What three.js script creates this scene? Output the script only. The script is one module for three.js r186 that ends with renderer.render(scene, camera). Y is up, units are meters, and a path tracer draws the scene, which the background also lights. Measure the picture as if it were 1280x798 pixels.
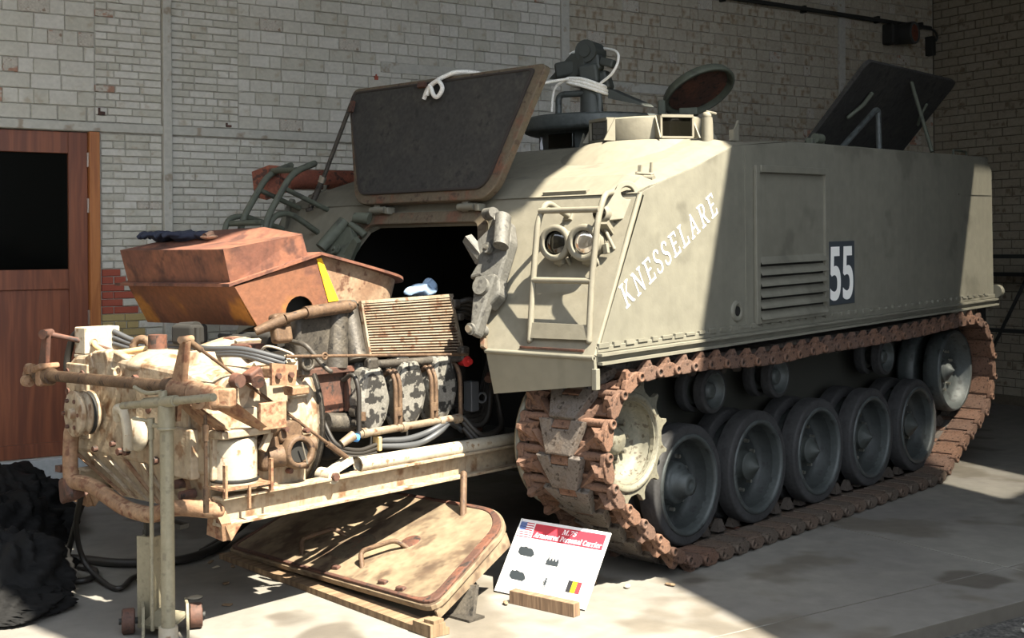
import * as THREE from 'three';
import { mergeGeometries } from 'three/addons/utils/BufferGeometryUtils.js';
import { RoundedBoxGeometry } from 'three/addons/geometries/RoundedBoxGeometry.js';
import { TextGeometry } from 'three/addons/geometries/TextGeometry.js';
import { FontLoader } from 'three/addons/loaders/FontLoader.js';

// ------------------------------------------------------------------ camera, sky, sun, exposure
const scene = new THREE.Scene();
const camera = new THREE.PerspectiveCamera(2 * Math.atan(486 / 1557) * 180 / Math.PI, 1280 / 972, 0.05, 200);
{ // level shift-lens view, horizon a little above the middle of the frame, half a degree of roll
  const th = 41.8 * Math.PI / 180, d = new THREE.Vector3(-Math.sin(th), 0, -Math.cos(th)), a = 0.008;
  const r = new THREE.Vector3(Math.cos(th), 0, -Math.sin(th)), u = new THREE.Vector3(0, 1, 0);
  const r2 = r.clone().multiplyScalar(Math.cos(a)).addScaledVector(u, -Math.sin(a));
  const u2 = u.clone().multiplyScalar(Math.cos(a)).addScaledVector(r, Math.sin(a));
  const m = new THREE.Matrix4().makeBasis(r2, u2, d.clone().negate());
  camera.quaternion.setFromRotationMatrix(m);
  camera.position.set(5.01, 1.66, 6.97);
  camera.setViewOffset(1280, 972, 0, 174, 1280, 798);
  camera.updateProjectionMatrix();
}
const SKY = [0.92, 1.0, 1.12];
scene.background = new THREE.Color().setRGB(SKY[0] * 3.6, SKY[1] * 3.6, SKY[2] * 3.6);
scene.environment = null;
const SUNDIR = new THREE.Vector3(0.669, 1, 0.05).normalize();
const sun = new THREE.DirectionalLight(new THREE.Color().setRGB(1, 0.91, 0.76), 25);
sun.target.position.set(0, 0, 1); sun.position.copy(SUNDIR).multiplyScalar(30).add(sun.target.position);
sun.castShadow = true; sun.shadow.mapSize.set(4096, 4096); sun.shadow.radius = 1.3;
Object.assign(sun.shadow.camera, { left: -12, right: 12, top: 12, bottom: -12, near: 1, far: 60 });
scene.add(sun, sun.target);
const renderer = new THREE.WebGLRenderer();
renderer.toneMapping = THREE.LinearToneMapping;
renderer.toneMappingExposure = 1.0;
renderer.shadowMap.enabled = true;

// ------------------------------------------------------------------ random numbers and noise
function rng(seed) { let a = seed >>> 0; return () => { a = (a + 0x6D2B79F5) | 0; let t = Math.imul(a ^ (a >>> 15), 1 | a); t = (t + Math.imul(t ^ (t >>> 7), 61 | t)) ^ t; return ((t ^ (t >>> 14)) >>> 0) / 4294967296; }; }
const R = rng(7);
const rr = (a, b) => a + (b - a) * R();
function lattice(seed) { const r = rng(seed), n = new Float32Array(4096); for (let i = 0; i < 4096; i++) n[i] = r(); return n; }
const LAT = lattice(99);
function vnoise(u, v, px, py, s) { // periodic value noise, u v in cells
  const x0 = Math.floor(u), y0 = Math.floor(v); let fx = u - x0, fy = v - y0; fx = fx * fx * (3 - 2 * fx); fy = fy * fy * (3 - 2 * fy);
  const h = (i, j) => LAT[((((i % px) + px) % px) * 157 + (((j % py) + py) % py) * 311 + s * 733) & 4095];
  const a = h(x0, y0), b = h(x0 + 1, y0), c = h(x0, y0 + 1), e = h(x0 + 1, y0 + 1);
  return a + (b - a) * fx + (c - a) * fy + (a - b - c + e) * fx * fy;
}
function fbm(u, v, f, oct, s, ky = 1) { let t = 0, a = 0.5, n = 0; for (let i = 0; i < oct; i++) { const px = f << i, py = Math.max(1, Math.round(px * ky)); t += a * vnoise(u * px, v * py, px, py, s + i * 3); n += a; a *= 0.55; } return t / n; }
const clamp = (x, a = 0, b = 1) => Math.min(b, Math.max(a, x));
const sst = (a, b, x) => { const t = clamp((x - a) / (b - a)); return t * t * (3 - 2 * t); };
const mixc = (a, b, t) => [a[0] + (b[0] - a[0]) * t, a[1] + (b[1] - a[1]) * t, a[2] + (b[2] - a[2]) * t];
function makeTex(size, metres, fn, srgb = true) { // fn(u, v) returns sRGB 0..255
  const data = new Uint8Array(size * size * 4);
  for (let j = 0; j < size; j++) for (let i = 0; i < size; i++) {
    const c = fn(i / size, j / size), k = (j * size + i) * 4;
    data[k] = clamp(c[0], 0, 255); data[k + 1] = clamp(c[1], 0, 255); data[k + 2] = clamp(c[2], 0, 255); data[k + 3] = 255;
  }
  const t = new THREE.DataTexture(data, size, size, THREE.RGBAFormat);
  t.wrapS = t.wrapT = THREE.RepeatWrapping; t.magFilter = THREE.LinearFilter; t.minFilter = THREE.LinearMipmapLinearFilter; t.generateMipmaps = true;
  if (srgb) t.colorSpace = THREE.SRGBColorSpace;
  t.repeat.set(1 / metres, 1 / metres); t.needsUpdate = true;
  return t;
}
const grey = (f) => (u, v) => { const g = 255 * f(u, v); return [g, g, g]; };
const bumpFine = makeTex(256, 0.25, grey((u, v) => fbm(u, v, 16, 3, 5)), false);
const bumpCoarse = makeTex(256, 0.6, grey((u, v) => 0.6 * fbm(u, v, 8, 4, 9) + 0.4 * fbm(u, v, 40, 2, 15)), false);
const bumpCast = makeTex(256, 0.12, grey((u, v) => fbm(u, v, 12, 3, 25)), false);
function std(map, o = {}) { return new THREE.MeshStandardMaterial(Object.assign({ map, roughness: 0.8, metalness: 0, side: THREE.DoubleSide }, o)); }
function flat(hex, o = {}) { return new THREE.MeshStandardMaterial(Object.assign({ color: hex, roughness: 0.7, side: THREE.DoubleSide }, o)); }
// paint with patches, speckle and vertical streaks
function patchy(base, alt, dark, o = {}) {
  const { size = 512, m = 1.2, f = 5, amt = 0.5, spk = 0.12, streak = 0, lo = 0.45, hi = 0.7, dlo = 0.62, dhi = 0.78, s = 1 } = o;
  return makeTex(size, m, (u, v) => {
    const a = fbm(u, v, f, 4, s), b = fbm(u, v, f * 3, 4, s + 20), g = fbm(u, v, 48, 2, s + 40);
    let c = mixc(base, alt, amt * sst(lo, hi, a));
    c = mixc(c, dark, sst(dlo, dhi, b));
    if (streak) c = mixc(c, dark, streak * sst(0.5, 0.85, fbm(u, v, 36, 3, s + 60, 0.12)));
    const k = 1 + spk * (g - 0.5) * 2;
    return [c[0] * k, c[1] * k, c[2] * k];
  });
}
const M = {};
M.olive = std(patchy([109, 107, 95], [116, 114, 101], [95, 93, 82], { m: 2.4, f: 3, spk: 0.05, streak: 0.25, s: 2 }), { roughness: 0.62, bumpMap: bumpFine, bumpScale: 0.0006 });
M.oliveDust = std(patchy([114, 110, 96], [121, 117, 102], [101, 97, 85], { m: 1.8, f: 3, spk: 0.05, streak: 0.18, s: 4 }), { roughness: 0.75, bumpMap: bumpFine, bumpScale: 0.0006 });
M.oliveTop = std(patchy([112, 108, 94], [119, 115, 100], [99, 95, 83], { m: 1.8, f: 3, spk: 0.05, streak: 0.15, s: 5 }), { roughness: 0.75, bumpMap: bumpFine, bumpScale: 0.0006 });
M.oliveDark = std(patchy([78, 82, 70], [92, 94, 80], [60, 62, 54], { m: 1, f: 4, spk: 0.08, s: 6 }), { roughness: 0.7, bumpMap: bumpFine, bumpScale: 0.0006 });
M.lugGrey = std(patchy([88, 87, 82], [104, 102, 95], [62, 61, 58], { m: 0.5, f: 5, spk: 0.12, s: 8 }), { roughness: 0.7, metalness: 0.2, bumpMap: bumpCast, bumpScale: 0.0012 });
M.rim = std(patchy([88, 78, 62], [98, 62, 46], [66, 52, 42], { m: 0.6, f: 6, amt: 0.8, lo: 0.45, hi: 0.75, spk: 0.1, s: 10 }), { roughness: 0.8, bumpMap: bumpFine, bumpScale: 0.001 });
M.rubberSeal = flat(0x2b2622, { roughness: 0.8 });
M.hatchInner = std(patchy([46, 45, 42], [58, 56, 50], [34, 33, 31], { m: 0.8, f: 5, spk: 0.2, s: 12 }), { roughness: 0.85 });
M.black = flat(0x14130f, { roughness: 0.75 });
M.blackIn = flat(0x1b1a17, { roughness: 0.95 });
M.rubber = std(patchy([46, 46, 46], [58, 58, 58], [36, 36, 36], { m: 0.6, f: 6, spk: 0.15, s: 14 }), { roughness: 0.85, bumpMap: bumpFine, bumpScale: 0.0008 });
M.wheelSteel = std(patchy([68, 73, 72], [80, 84, 82], [50, 53, 52], { m: 0.8, f: 5, spk: 0.1, s: 16 }), { roughness: 0.55, metalness: 0.25 });
M.wheelDishShade = std(patchy([50, 54, 53], [60, 63, 61], [38, 40, 40], { m: 0.8, f: 5, spk: 0.1, s: 17 }), { roughness: 0.6, metalness: 0.2 });  // darker than the rim: shade of the deep dish put into its colour
M.sprocket = std(patchy([108, 106, 93], [118, 114, 97], [76, 70, 58], { m: 0.5, f: 6, spk: 0.1, dlo: 0.68, dhi: 0.76, s: 18 }), { roughness: 0.6, metalness: 0.15 });
M.track = std(patchy([255, 255, 255], [235, 225, 215], [150, 140, 130], { m: 0.35, f: 6, spk: 0.2, amt: 0.8, s: 20 }), { vertexColors: true, roughness: 0.85, metalness: 0.1, bumpMap: bumpCast, bumpScale: 0.0015 });
M.bolt = flat(0xb9b5aa, { roughness: 0.3, metalness: 0.9 });
M.cream = std(patchy([146, 132, 111], [158, 146, 126], [104, 78, 55], { m: 0.9, f: 5, spk: 0.1, streak: 0.4, dlo: 0.56, dhi: 0.82, s: 22 }), { roughness: 0.65, bumpMap: bumpCast, bumpScale: 0.0012 });
M.creamRust = std(patchy([124, 96, 72], [144, 118, 93], [92, 58, 40], { m: 0.5, f: 5, amt: 0.9, spk: 0.12, dlo: 0.52, dhi: 0.85, s: 24 }), { roughness: 0.75, bumpMap: bumpCast, bumpScale: 0.0014 });
M.white = std(patchy([158, 149, 131], [168, 160, 144], [120, 98, 74], { m: 0.6, f: 5, spk: 0.05, dlo: 0.64, dhi: 0.8, s: 26 }), { roughness: 0.6, bumpMap: bumpCast, bumpScale: 0.0008 });
M.rust = std(patchy([97, 61, 48], [114, 73, 54], [68, 42, 34], { m: 1.0, f: 4, amt: 1, lo: 0.35, hi: 0.65, spk: 0.1, streak: 0.35, dlo: 0.52, dhi: 0.8, s: 28 }), { roughness: 0.8, bumpMap: bumpFine, bumpScale: 0.0012 });
M.rustYellow = std(patchy([104, 66, 45], [152, 102, 38], [82, 50, 38], { m: 0.9, f: 3, amt: 0.9, lo: 0.56, hi: 0.72, spk: 0.1, dlo: 0.55, dhi: 0.85, s: 30 }), { roughness: 0.8, bumpMap: bumpFine, bumpScale: 0.0012 });
M.yellow = std(patchy([222, 166, 22], [204, 140, 30], [160, 96, 40], { m: 0.3, f: 4, spk: 0.1, s: 32 }), { roughness: 0.75 });
M.rustPale = std(patchy([118, 92, 71], [142, 120, 97], [84, 56, 41], { m: 0.7, f: 4, amt: 0.9, spk: 0.12, s: 34 }), { roughness: 0.8, bumpMap: bumpFine, bumpScale: 0.001 });
M.rustDark = std(patchy([72, 48, 38], [96, 60, 44], [40, 32, 28], { m: 0.5, f: 5, amt: 0.8, spk: 0.15, s: 36 }), { roughness: 0.75, bumpMap: bumpFine, bumpScale: 0.001 });
M.pipeRust = std(patchy([112, 62, 46], [134, 78, 56], [66, 42, 34], { m: 0.5, f: 5, amt: 0.8, spk: 0.15, s: 38 }), { roughness: 0.8, bumpMap: bumpFine, bumpScale: 0.001 });
M.engineGrey = std(patchy([64, 60, 54], [92, 86, 76], [34, 32, 29], { m: 0.4, f: 5, amt: 0.8, spk: 0.15, s: 40 }), { roughness: 0.6, metalness: 0.3, bumpMap: bumpCast, bumpScale: 0.0015 });
M.fin = std(patchy([122, 108, 90], [140, 129, 113], [92, 66, 48], { m: 0.5, f: 5, amt: 0.8, spk: 0.1, s: 42 }), { roughness: 0.6, metalness: 0.3 });
M.cover = std(patchy([112, 110, 103], [126, 123, 116], [46, 45, 43], { m: 0.3, f: 3, spk: 0.14, dlo: 0.53, dhi: 0.6, s: 44 }), { roughness: 0.55, metalness: 0.2, bumpMap: bumpCast, bumpScale: 0.001 });
M.brownPipe = std(patchy([82, 63, 46], [104, 84, 64], [54, 40, 31], { m: 0.4, f: 5, amt: 0.8, spk: 0.12, s: 46 }), { roughness: 0.7, metalness: 0.2, bumpMap: bumpCast, bumpScale: 0.0012 });
M.greenGrey = std(patchy([124, 118, 98], [134, 128, 108], [106, 100, 84], { m: 0.5, f: 4, spk: 0.05, s: 48 }), { roughness: 0.5 });
M.hose = flat(0x24211d, { roughness: 0.55 });
M.hoseGrey = flat(0x3e4042, { roughness: 0.5 });
M.hoseTan = flat(0xb99b6a, { roughness: 0.6 });
M.red = flat(0xb02a2a, { roughness: 0.5 });
M.rope = std(patchy([214, 212, 204], [228, 226, 220], [150, 146, 136], { m: 0.05, f: 6, spk: 0.15, s: 50 }), { roughness: 0.9, bumpMap: bumpCast, bumpScale: 0.001 });
M.glassDark = new THREE.MeshPhysicalMaterial({ color: 0x080a09, roughness: 0.12, metalness: 0, specularIntensity: 0.25, side: THREE.DoubleSide });
M.lens = new THREE.MeshPhysicalMaterial({ color: 0xded6c8, roughness: 0.12, metalness: 0.85, clearcoat: 1, side: THREE.DoubleSide });
M.lensDark = new THREE.MeshPhysicalMaterial({ color: 0x15140f, roughness: 0.15, metalness: 0.2, clearcoat: 1, side: THREE.DoubleSide });
M.clothNavy = flat(0x262b3a, { roughness: 0.95, bumpMap: bumpFine, bumpScale: 0.002 });
M.clothTan = flat(0xa98a72, { roughness: 0.95 });
M.clothBlue = flat(0x7f95ad, { roughness: 0.95, bumpMap: bumpFine, bumpScale: 0.002 });
M.gunDark = flat(0x3a3e3b, { roughness: 0.6, metalness: 0.2, bumpMap: bumpCast, bumpScale: 0.001 });
M.underBodyShade = flat(0x34342d, { roughness: 0.9 });  // near-black lower hull colour, stands in for shade under the hull
M.tarp = new THREE.MeshPhysicalMaterial({ map: patchy([20, 20, 20], [28, 28, 28], [14, 14, 14], { m: 0.5, f: 6, s: 52 }), roughness: 0.8, specularIntensity: 0.3, side: THREE.DoubleSide });
M.letter = flat(0xe9e7e0, { roughness: 0.7 });
M.plate55 = flat(0x33383c, { roughness: 0.7 });
M.plaque = flat(0xcfcfcd, { roughness: 0.6 });
function woodTex(base, dark, s, m = 1.2) { return makeTex(512, m, (u, v) => { const w = fbm(u, v, 3, 3, s); const g = fbm(u + 0.08 * w, v, 40, 3, s + 4, 0.06); const g2 = fbm(u, v, 90, 2, s + 9, 0.04); const k = 0.6 * g + 0.4 * g2; return mixc(dark, base, sst(0.25, 0.75, k)); }); }
M.door = std(woodTex([132, 76, 47], [102, 55, 34], 60), { roughness: 0.5 });
M.jamb = std(woodTex([176, 112, 58], [146, 86, 42], 64), { roughness: 0.5 });
M.batten = std(woodTex([124, 104, 80], [94, 76, 56], 68, 0.6), { roughness: 0.85, bumpMap: bumpFine, bumpScale: 0.001 });
M.woodBlock = std(woodTex([132, 108, 84], [98, 78, 60], 70, 0.4), { roughness: 0.85 });
M.floorPlate = std(patchy([108, 94, 74], [126, 110, 88], [72, 57, 43], { m: 1.3, f: 4, amt: 0.8, spk: 0.12, dlo: 0.5, dhi: 0.8, s: 72 }), { roughness: 0.8, bumpMap: bumpCoarse, bumpScale: 0.002 });
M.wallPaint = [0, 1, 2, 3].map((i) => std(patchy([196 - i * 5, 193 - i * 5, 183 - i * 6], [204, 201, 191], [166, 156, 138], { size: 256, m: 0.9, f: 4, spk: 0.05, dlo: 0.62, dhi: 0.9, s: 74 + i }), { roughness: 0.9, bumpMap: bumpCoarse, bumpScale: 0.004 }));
M.wallWorn = std(patchy([178, 172, 160], [158, 118, 98], [128, 110, 94], { size: 256, m: 0.5, f: 5, amt: 0.9, lo: 0.56, hi: 0.66, spk: 0.1, s: 82 }), { roughness: 0.95, bumpMap: bumpCoarse, bumpScale: 0.004 });
M.wallDirtShade = [0, 1].map((i) => std(patchy([172 - i * 6, 164 - i * 6, 147 - i * 6], [180, 173, 157], [136, 120, 98], { size: 256, m: 0.9, f: 4, spk: 0.06, dlo: 0.56, dhi: 0.85, s: 92 + i }), { roughness: 0.95, bumpMap: bumpCoarse, bumpScale: 0.004 }));  // brown dirt plus shade painted in, right part of back wall
M.sideWallDirtShade = std(patchy([142, 134, 118], [152, 145, 130], [112, 100, 84], { size: 256, m: 0.9, f: 4, spk: 0.06, s: 81 }), { roughness: 0.95, bumpMap: bumpCoarse, bumpScale: 0.004 });  // dirt, with a darker base painted for shade on the right wall
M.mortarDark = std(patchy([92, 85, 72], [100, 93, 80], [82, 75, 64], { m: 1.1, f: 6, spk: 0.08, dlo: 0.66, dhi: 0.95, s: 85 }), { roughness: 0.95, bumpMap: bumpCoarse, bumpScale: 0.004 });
M.mortar = std(patchy([160, 157, 147], [168, 165, 155], [136, 126, 112], { size: 512, m: 1.1, f: 6, spk: 0.1, dlo: 0.64, dhi: 0.9, s: 84 }), { roughness: 0.95, bumpMap: bumpCoarse, bumpScale: 0.004 });
M.brickRed = flat(0x9a4f3e, { roughness: 0.95, bumpMap: bumpCoarse, bumpScale: 0.003 });
M.brickYellow = flat(0xa79566, { roughness: 0.95, bumpMap: bumpCoarse, bumpScale: 0.003 });
M.plinth = std(patchy([168, 172, 172], [178, 180, 178], [140, 140, 132], { m: 1, f: 4, spk: 0.05, s: 86 }), { roughness: 0.9 });
M.band = std(patchy([178, 176, 166], [186, 184, 174], [148, 138, 122], { m: 1.2, f: 4, spk: 0.05, s: 88 }), { roughness: 0.9, bumpMap: bumpCoarse, bumpScale: 0.002 });
M.darkSteel = flat(0x2c2d2b, { roughness: 0.7, metalness: 0.2 });
M.roofSheet = flat(0x3c3a36, { roughness: 0.85 });
M.gravel = std(patchy([66, 64, 60], [88, 86, 80], [46, 44, 42], { m: 0.6, f: 12, spk: 0.4, amt: 0.8, s: 90 }), { roughness: 0.95, bumpMap: bumpCoarse, bumpScale: 0.01 });
M.pebble = [0x8d8a82, 0xb0aca2, 0x62605a].map((c) => flat(c, { roughness: 0.9 }));
M.concrete = std(makeTex(1024, 5.2, (u, v) => {
  const a = fbm(u, v, 4, 5, 101), b = fbm(u, v, 9, 4, 115), c = fbm(u, v, 70, 3, 131), w = fbm(u, v, 6, 4, 141);
  let col = mixc([106, 103, 97], [118, 115, 107], sst(0.35, 0.65, a));
  col = mixc(col, [86, 80, 70], 0.75 * sst(0.58, 0.7, b));
  col = mixc(col, [68, 62, 54], 0.7 * sst(0.7, 0.76, w));
  const k = 0.92 + 0.16 * c; return [col[0] * k, col[1] * k, col[2] * k];
}), { roughness: 0.78, bumpMap: bumpCoarse, bumpScale: 0.0015 });

// ------------------------------------------------------------------ geometry helpers (all in metres, world axes)
const V = (x, y, z) => new THREE.Vector3(x, y, z);
const A = (p) => (p.isVector3 ? p.clone() : V(p[0], p[1], p[2]));
const names = new Map();
function numbered(n) { const k = names.get(n) || 0; names.set(n, k + 1); return k ? n + '_' + String(k).padStart(3, '0') : n; }
function boxUV(g) { // uv in metres, projected along the dominant axis of each triangle
  const p = g.attributes.position, uv = new Float32Array(p.count * 2), a = V(), b = V(), c = V(), n = V();
  for (let i = 0; i < p.count; i += 3) {
    a.fromBufferAttribute(p, i); b.fromBufferAttribute(p, i + 1); c.fromBufferAttribute(p, i + 2);
    n.copy(b).sub(a).cross(c.clone().sub(a)); const x = Math.abs(n.x), y = Math.abs(n.y), z = Math.abs(n.z);
    [a, b, c].forEach((q, k) => { const o = (i + k) * 2; if (x >= y && x >= z) { uv[o] = q.z; uv[o + 1] = q.y; } else if (y >= z) { uv[o] = q.x; uv[o + 1] = q.z; } else { uv[o] = q.x; uv[o + 1] = q.y; } });
  }
  g.setAttribute('uv', new THREE.BufferAttribute(uv, 2)); return g;
}
function clean(g, keepColor) {
  g = g.index ? g.toNonIndexed() : g.clone();
  if (!g.attributes.normal) g.computeVertexNormals();
  for (const k of Object.keys(g.attributes)) if (!['position', 'normal'].includes(k) && !(keepColor && k === 'color')) g.deleteAttribute(k);
  g.morphAttributes = {}; return g;
}
function join(geos, keepColor) { const l = (Array.isArray(geos) ? geos.flat(3) : [geos]).map((g) => clean(g, keepColor)); return boxUV(l.length > 1 ? mergeGeometries(l) : l[0]); }
const baseOf = new Map();
function thing(name, label, category, base = [0, 0, 0], group) {
  const o = new THREE.Group(); o.name = numbered(name); o.position.set(...base); baseOf.set(o, A(base));
  o.userData = { label, category }; if (group) o.userData.group = group; scene.add(o); return o;
}
function part(name, geos, mat, parent, label) { // geometry in world coordinates, kept relative to the thing's base
  const g = join(geos); const b = baseOf.get(parent); if (b) g.translate(-b.x, -b.y, -b.z);
  const m = new THREE.Mesh(g, mat); m.name = name; m.castShadow = m.receiveShadow = true; if (label) m.userData.label = label;
  parent.add(m); baseOf.set(m, b); return m;
}
function solo(name, geos, mat, label, category, group) { // a thing that is one mesh
  const g = join(geos); g.computeBoundingBox(); const c = g.boundingBox.getCenter(V()); c.y = g.boundingBox.min.y; g.translate(-c.x, -c.y, -c.z);
  const m = new THREE.Mesh(g, mat); m.name = numbered(name); m.position.copy(c); m.castShadow = m.receiveShadow = true;
  m.userData = { label, category }; if (group) m.userData.group = group; scene.add(m); baseOf.set(m, c); return m;
}
function struct(name, geos, mat, parent = scene) { const g = join(geos); const m = new THREE.Mesh(g, mat); m.name = name; m.castShadow = m.receiveShadow = true; m.userData.kind = 'structure'; parent.add(m); return m; }
function bx(w, h, d, x, y, z, rx = 0, ry = 0, rz = 0, bev = 0) {
  const g = bev ? new RoundedBoxGeometry(w, h, d, 2, Math.min(bev, w * 0.45, h * 0.45, d * 0.45)) : new THREE.BoxGeometry(w, h, d);
  if (rx || ry || rz) g.applyMatrix4(new THREE.Matrix4().makeRotationFromEuler(new THREE.Euler(rx, ry, rz, 'YXZ')));
  return g.translate(x, y, z);
}
function between(g, p, q) { // geometry along +Y from 0 to 1 is set between two points
  const d = A(q).sub(A(p)); const l = d.length(); g.applyMatrix4(new THREE.Matrix4().compose(A(p).add(A(q)).multiplyScalar(0.5), new THREE.Quaternion().setFromUnitVectors(V(0, 1, 0), d.normalize()), V(1, 1, 1))); return g;
}
function cyl(p, q, r, r2 = r, n = 16, open = false) { return between(new THREE.CylinderGeometry(r2, r, A(p).distanceTo(A(q)), n, 1, open), p, q); }
function tube(pts, r, n = 8, seg, closed = false, tension = 0.5) { const c = new THREE.CatmullRomCurve3(pts.map(A), closed, 'catmullrom', tension); return new THREE.TubeGeometry(c, seg || pts.length * 6, r, n, closed); }
function pipe(pts, r, n = 8, rad = 0.05) { // straight runs with rounded bends and closed ends
  const P = pts.map(A), path = new THREE.CurvePath(); let last = P[0];
  for (let i = 1; i < P.length - 1; i++) { const a = P[i].clone().sub(P[i - 1]), b = P[i + 1].clone().sub(P[i]); const k = Math.min(rad, a.length() * 0.48, b.length() * 0.48); const s = P[i].clone().addScaledVector(a.normalize(), -k), e = P[i].clone().addScaledVector(b.normalize(), k); path.add(new THREE.LineCurve3(last, s)); path.add(new THREE.QuadraticBezierCurve3(s, P[i], e)); last = e; }
  path.add(new THREE.LineCurve3(last, P[P.length - 1]));
  const all = []; path.curves.forEach((c) => { const d = c.isLineCurve3 ? 1 : 5; for (let i = 0; i <= d; i++) { const q = c.getPoint(i / d); if (!all.length || all[all.length - 1].distanceTo(q) > 1e-4) all.push(q); } });
  class Poly extends THREE.Curve { getPoint(t) { const f = t * (all.length - 1), i = Math.min(all.length - 2, Math.floor(f)); return all[i].clone().lerp(all[i + 1], f - i); } getPointAt(t) { return this.getPoint(t); } getTangentAt(t) { return this.getTangent(t); } }
  const g = [new THREE.TubeGeometry(new Poly(), (all.length - 1), r, n, false)];
  g.push(new THREE.SphereGeometry(r, n, 6).translate(...P[0].toArray()), new THREE.SphereGeometry(r, n, 6).translate(...P[P.length - 1].toArray()));
  return g;
}
function ring(c, axis, R0, r, n = 24, m = 8) { const g = new THREE.TorusGeometry(R0, r, m, n); g.applyQuaternion(new THREE.Quaternion().setFromUnitVectors(V(0, 0, 1), A(axis).normalize())); return g.translate(...c); }
function disc(c, axis, r, h, n = 20) { const a = A(axis).normalize().multiplyScalar(h / 2); return cyl(A(c).sub(a), A(c).add(a), r, r, n); }
function lathe(pts, c, axis, n = 32) { const g = new THREE.LatheGeometry(pts.map((p) => new THREE.Vector2(p[0], p[1])), n); g.applyQuaternion(new THREE.Quaternion().setFromUnitVectors(V(0, 1, 0), A(axis).normalize())); return g.translate(...c); }
function fromTris(v) { const g = new THREE.BufferGeometry(); g.setAttribute('position', new THREE.Float32BufferAttribute(v, 3)); g.computeVertexNormals(); return g; }
function hexa(b, t) { // eight corners: bottom ring, top ring, same order
  const o = [], q = (a, c, d, e) => { o.push(...a, ...c, ...d, ...a, ...d, ...e); }, n = b.length;
  for (let i = 0; i < n; i++) { const j = (i + 1) % n; q(b[i], b[j], t[j], t[i]); }
  for (let i = 1; i < n - 1; i++) { o.push(...b[0], ...b[i + 1], ...b[i]); o.push(...t[0], ...t[i], ...t[i + 1]); }
  return fromTris(o);
}
function slab(poly, off) { return hexa(poly, poly.map((p) => [p[0] + off[0], p[1] + off[1], p[2] + off[2]])); } // polygon given a thickness
function shapeOf(pts, holes = []) { const s = new THREE.Shape(pts.map((p) => new THREE.Vector2(...p))); for (const h of holes) s.holes.push(Array.isArray(h) ? new THREE.Path(h.map((p) => new THREE.Vector2(...p))) : h); return s; }
function rpoly(pts, r, n = 5) { // rounded polygon
  const o = []; for (let i = 0; i < pts.length; i++) { const p = new THREE.Vector2(...pts[i]), a = new THREE.Vector2(...pts[(i + pts.length - 1) % pts.length]), b = new THREE.Vector2(...pts[(i + 1) % pts.length]); const rad = Array.isArray(r) ? r[i] : r; if (!rad) { o.push([p.x, p.y]); continue; } const da = a.clone().sub(p), db = b.clone().sub(p); const k = Math.min(rad, da.length() * 0.45, db.length() * 0.45); const s = p.clone().addScaledVector(da.normalize(), k), e = p.clone().addScaledVector(db.normalize(), k); for (let t = 0; t <= n; t++) { const q = t / n; o.push([(1 - q) * (1 - q) * s.x + 2 * q * (1 - q) * p.x + q * q * e.x, (1 - q) * (1 - q) * s.y + 2 * q * (1 - q) * p.y + q * q * e.y]); } } return o;
}
// extrude a 2D shape and set it in space: local x -> ax, local y -> ay, depth -> az
function ext(pts, depth, o, ax, ay, az, holes = [], bev = 0) {
  const g = new THREE.ExtrudeGeometry(pts instanceof THREE.Shape ? pts : shapeOf(pts, holes), { depth: depth - 2 * bev, bevelEnabled: bev > 0, bevelThickness: bev, bevelSize: bev, bevelOffset: -bev, bevelSegments: 2, curveSegments: 16 });
  if (bev) g.translate(0, 0, bev);
  return g.applyMatrix4(new THREE.Matrix4().makeBasis(A(ax), A(ay), A(az)).setPosition(...o));
}
function bolts(list, axis, r, h) { return list.map((c) => { const a = A(axis).normalize(); return cyl(A(c), A(c).addScaledVector(a, h), r, r, 6); }); }
function bumpy(g, amp, f, seed = 0) { // push the vertices about for hand-made or soft things
  const p = g.attributes.position; for (let i = 0; i < p.count; i++) { const x = p.getX(i), y = p.getY(i), z = p.getZ(i); const n = (k) => vnoise(x * f + 50 + k * 3.7, (y * 1.3 + z) * f + 50 + k * 1.9, 4096, 4096, seed + k) - 0.5; p.setXYZ(i, x + amp * n(0), y + amp * n(1), z + amp * n(2)); } g.computeVertexNormals(); return g;
}

// ------------------------------------------------------------------ the setting
// back wall: plane 2.25 m behind the origin along N; s runs along Wd (to the right in the view)
const N = V(0.967, 0, 0.255).normalize(), Wd = V(0.255, 0, -0.967).normalize();
const wp = (s, y, n = -2.25) => N.clone().multiplyScalar(n).addScaledVector(Wd, s).setY(y);
const wallM = (n = -2.25) => new THREE.Matrix4().makeBasis(Wd, V(0, 1, 0), N).setPosition(N.clone().multiplyScalar(n)); // local x = s, y = up, z = out of the wall
function wbox(s0, s1, y0, y1, n0, n1, bev = 0) { return bx(s1 - s0, y1 - y0, n1 - n0, (s0 + s1) / 2, (y0 + y1) / 2, (n0 + n1) / 2, 0, 0, 0, bev).applyMatrix4(wallM(0)); }
struct('ground', bx(60, 0.1, 60, 0, -0.12, 0), M.gravel);
const floorSlabs = [];
{ // concrete floor in cast bays, edge of the slab 3.08 m out
  const cuts = [-7.0, -2.2, 1.05, 4.4, 8.0], edges = [-2.25, 2.66, 3.08];
  const floor = struct('floor', wbox(-9, 6.4, -0.12, -0.012, -2.6, 3.06), M.concrete);
  const s = [-9, -4.6, 0.2, 6.2];
  for (let i = 0; i < 2; i++) for (let j = 0; j < 3; j++) {
    const g = 0.004, p = new THREE.Mesh(join(wbox(s[j] + g, s[j + 1] - g, -0.1, 0, edges[i] + (i ? g : 0), edges[i + 1] - g, 0.004)), M.concrete);
    p.name = 'floor_bay'; p.receiveShadow = true; floor.add(p);
  }
}
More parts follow.
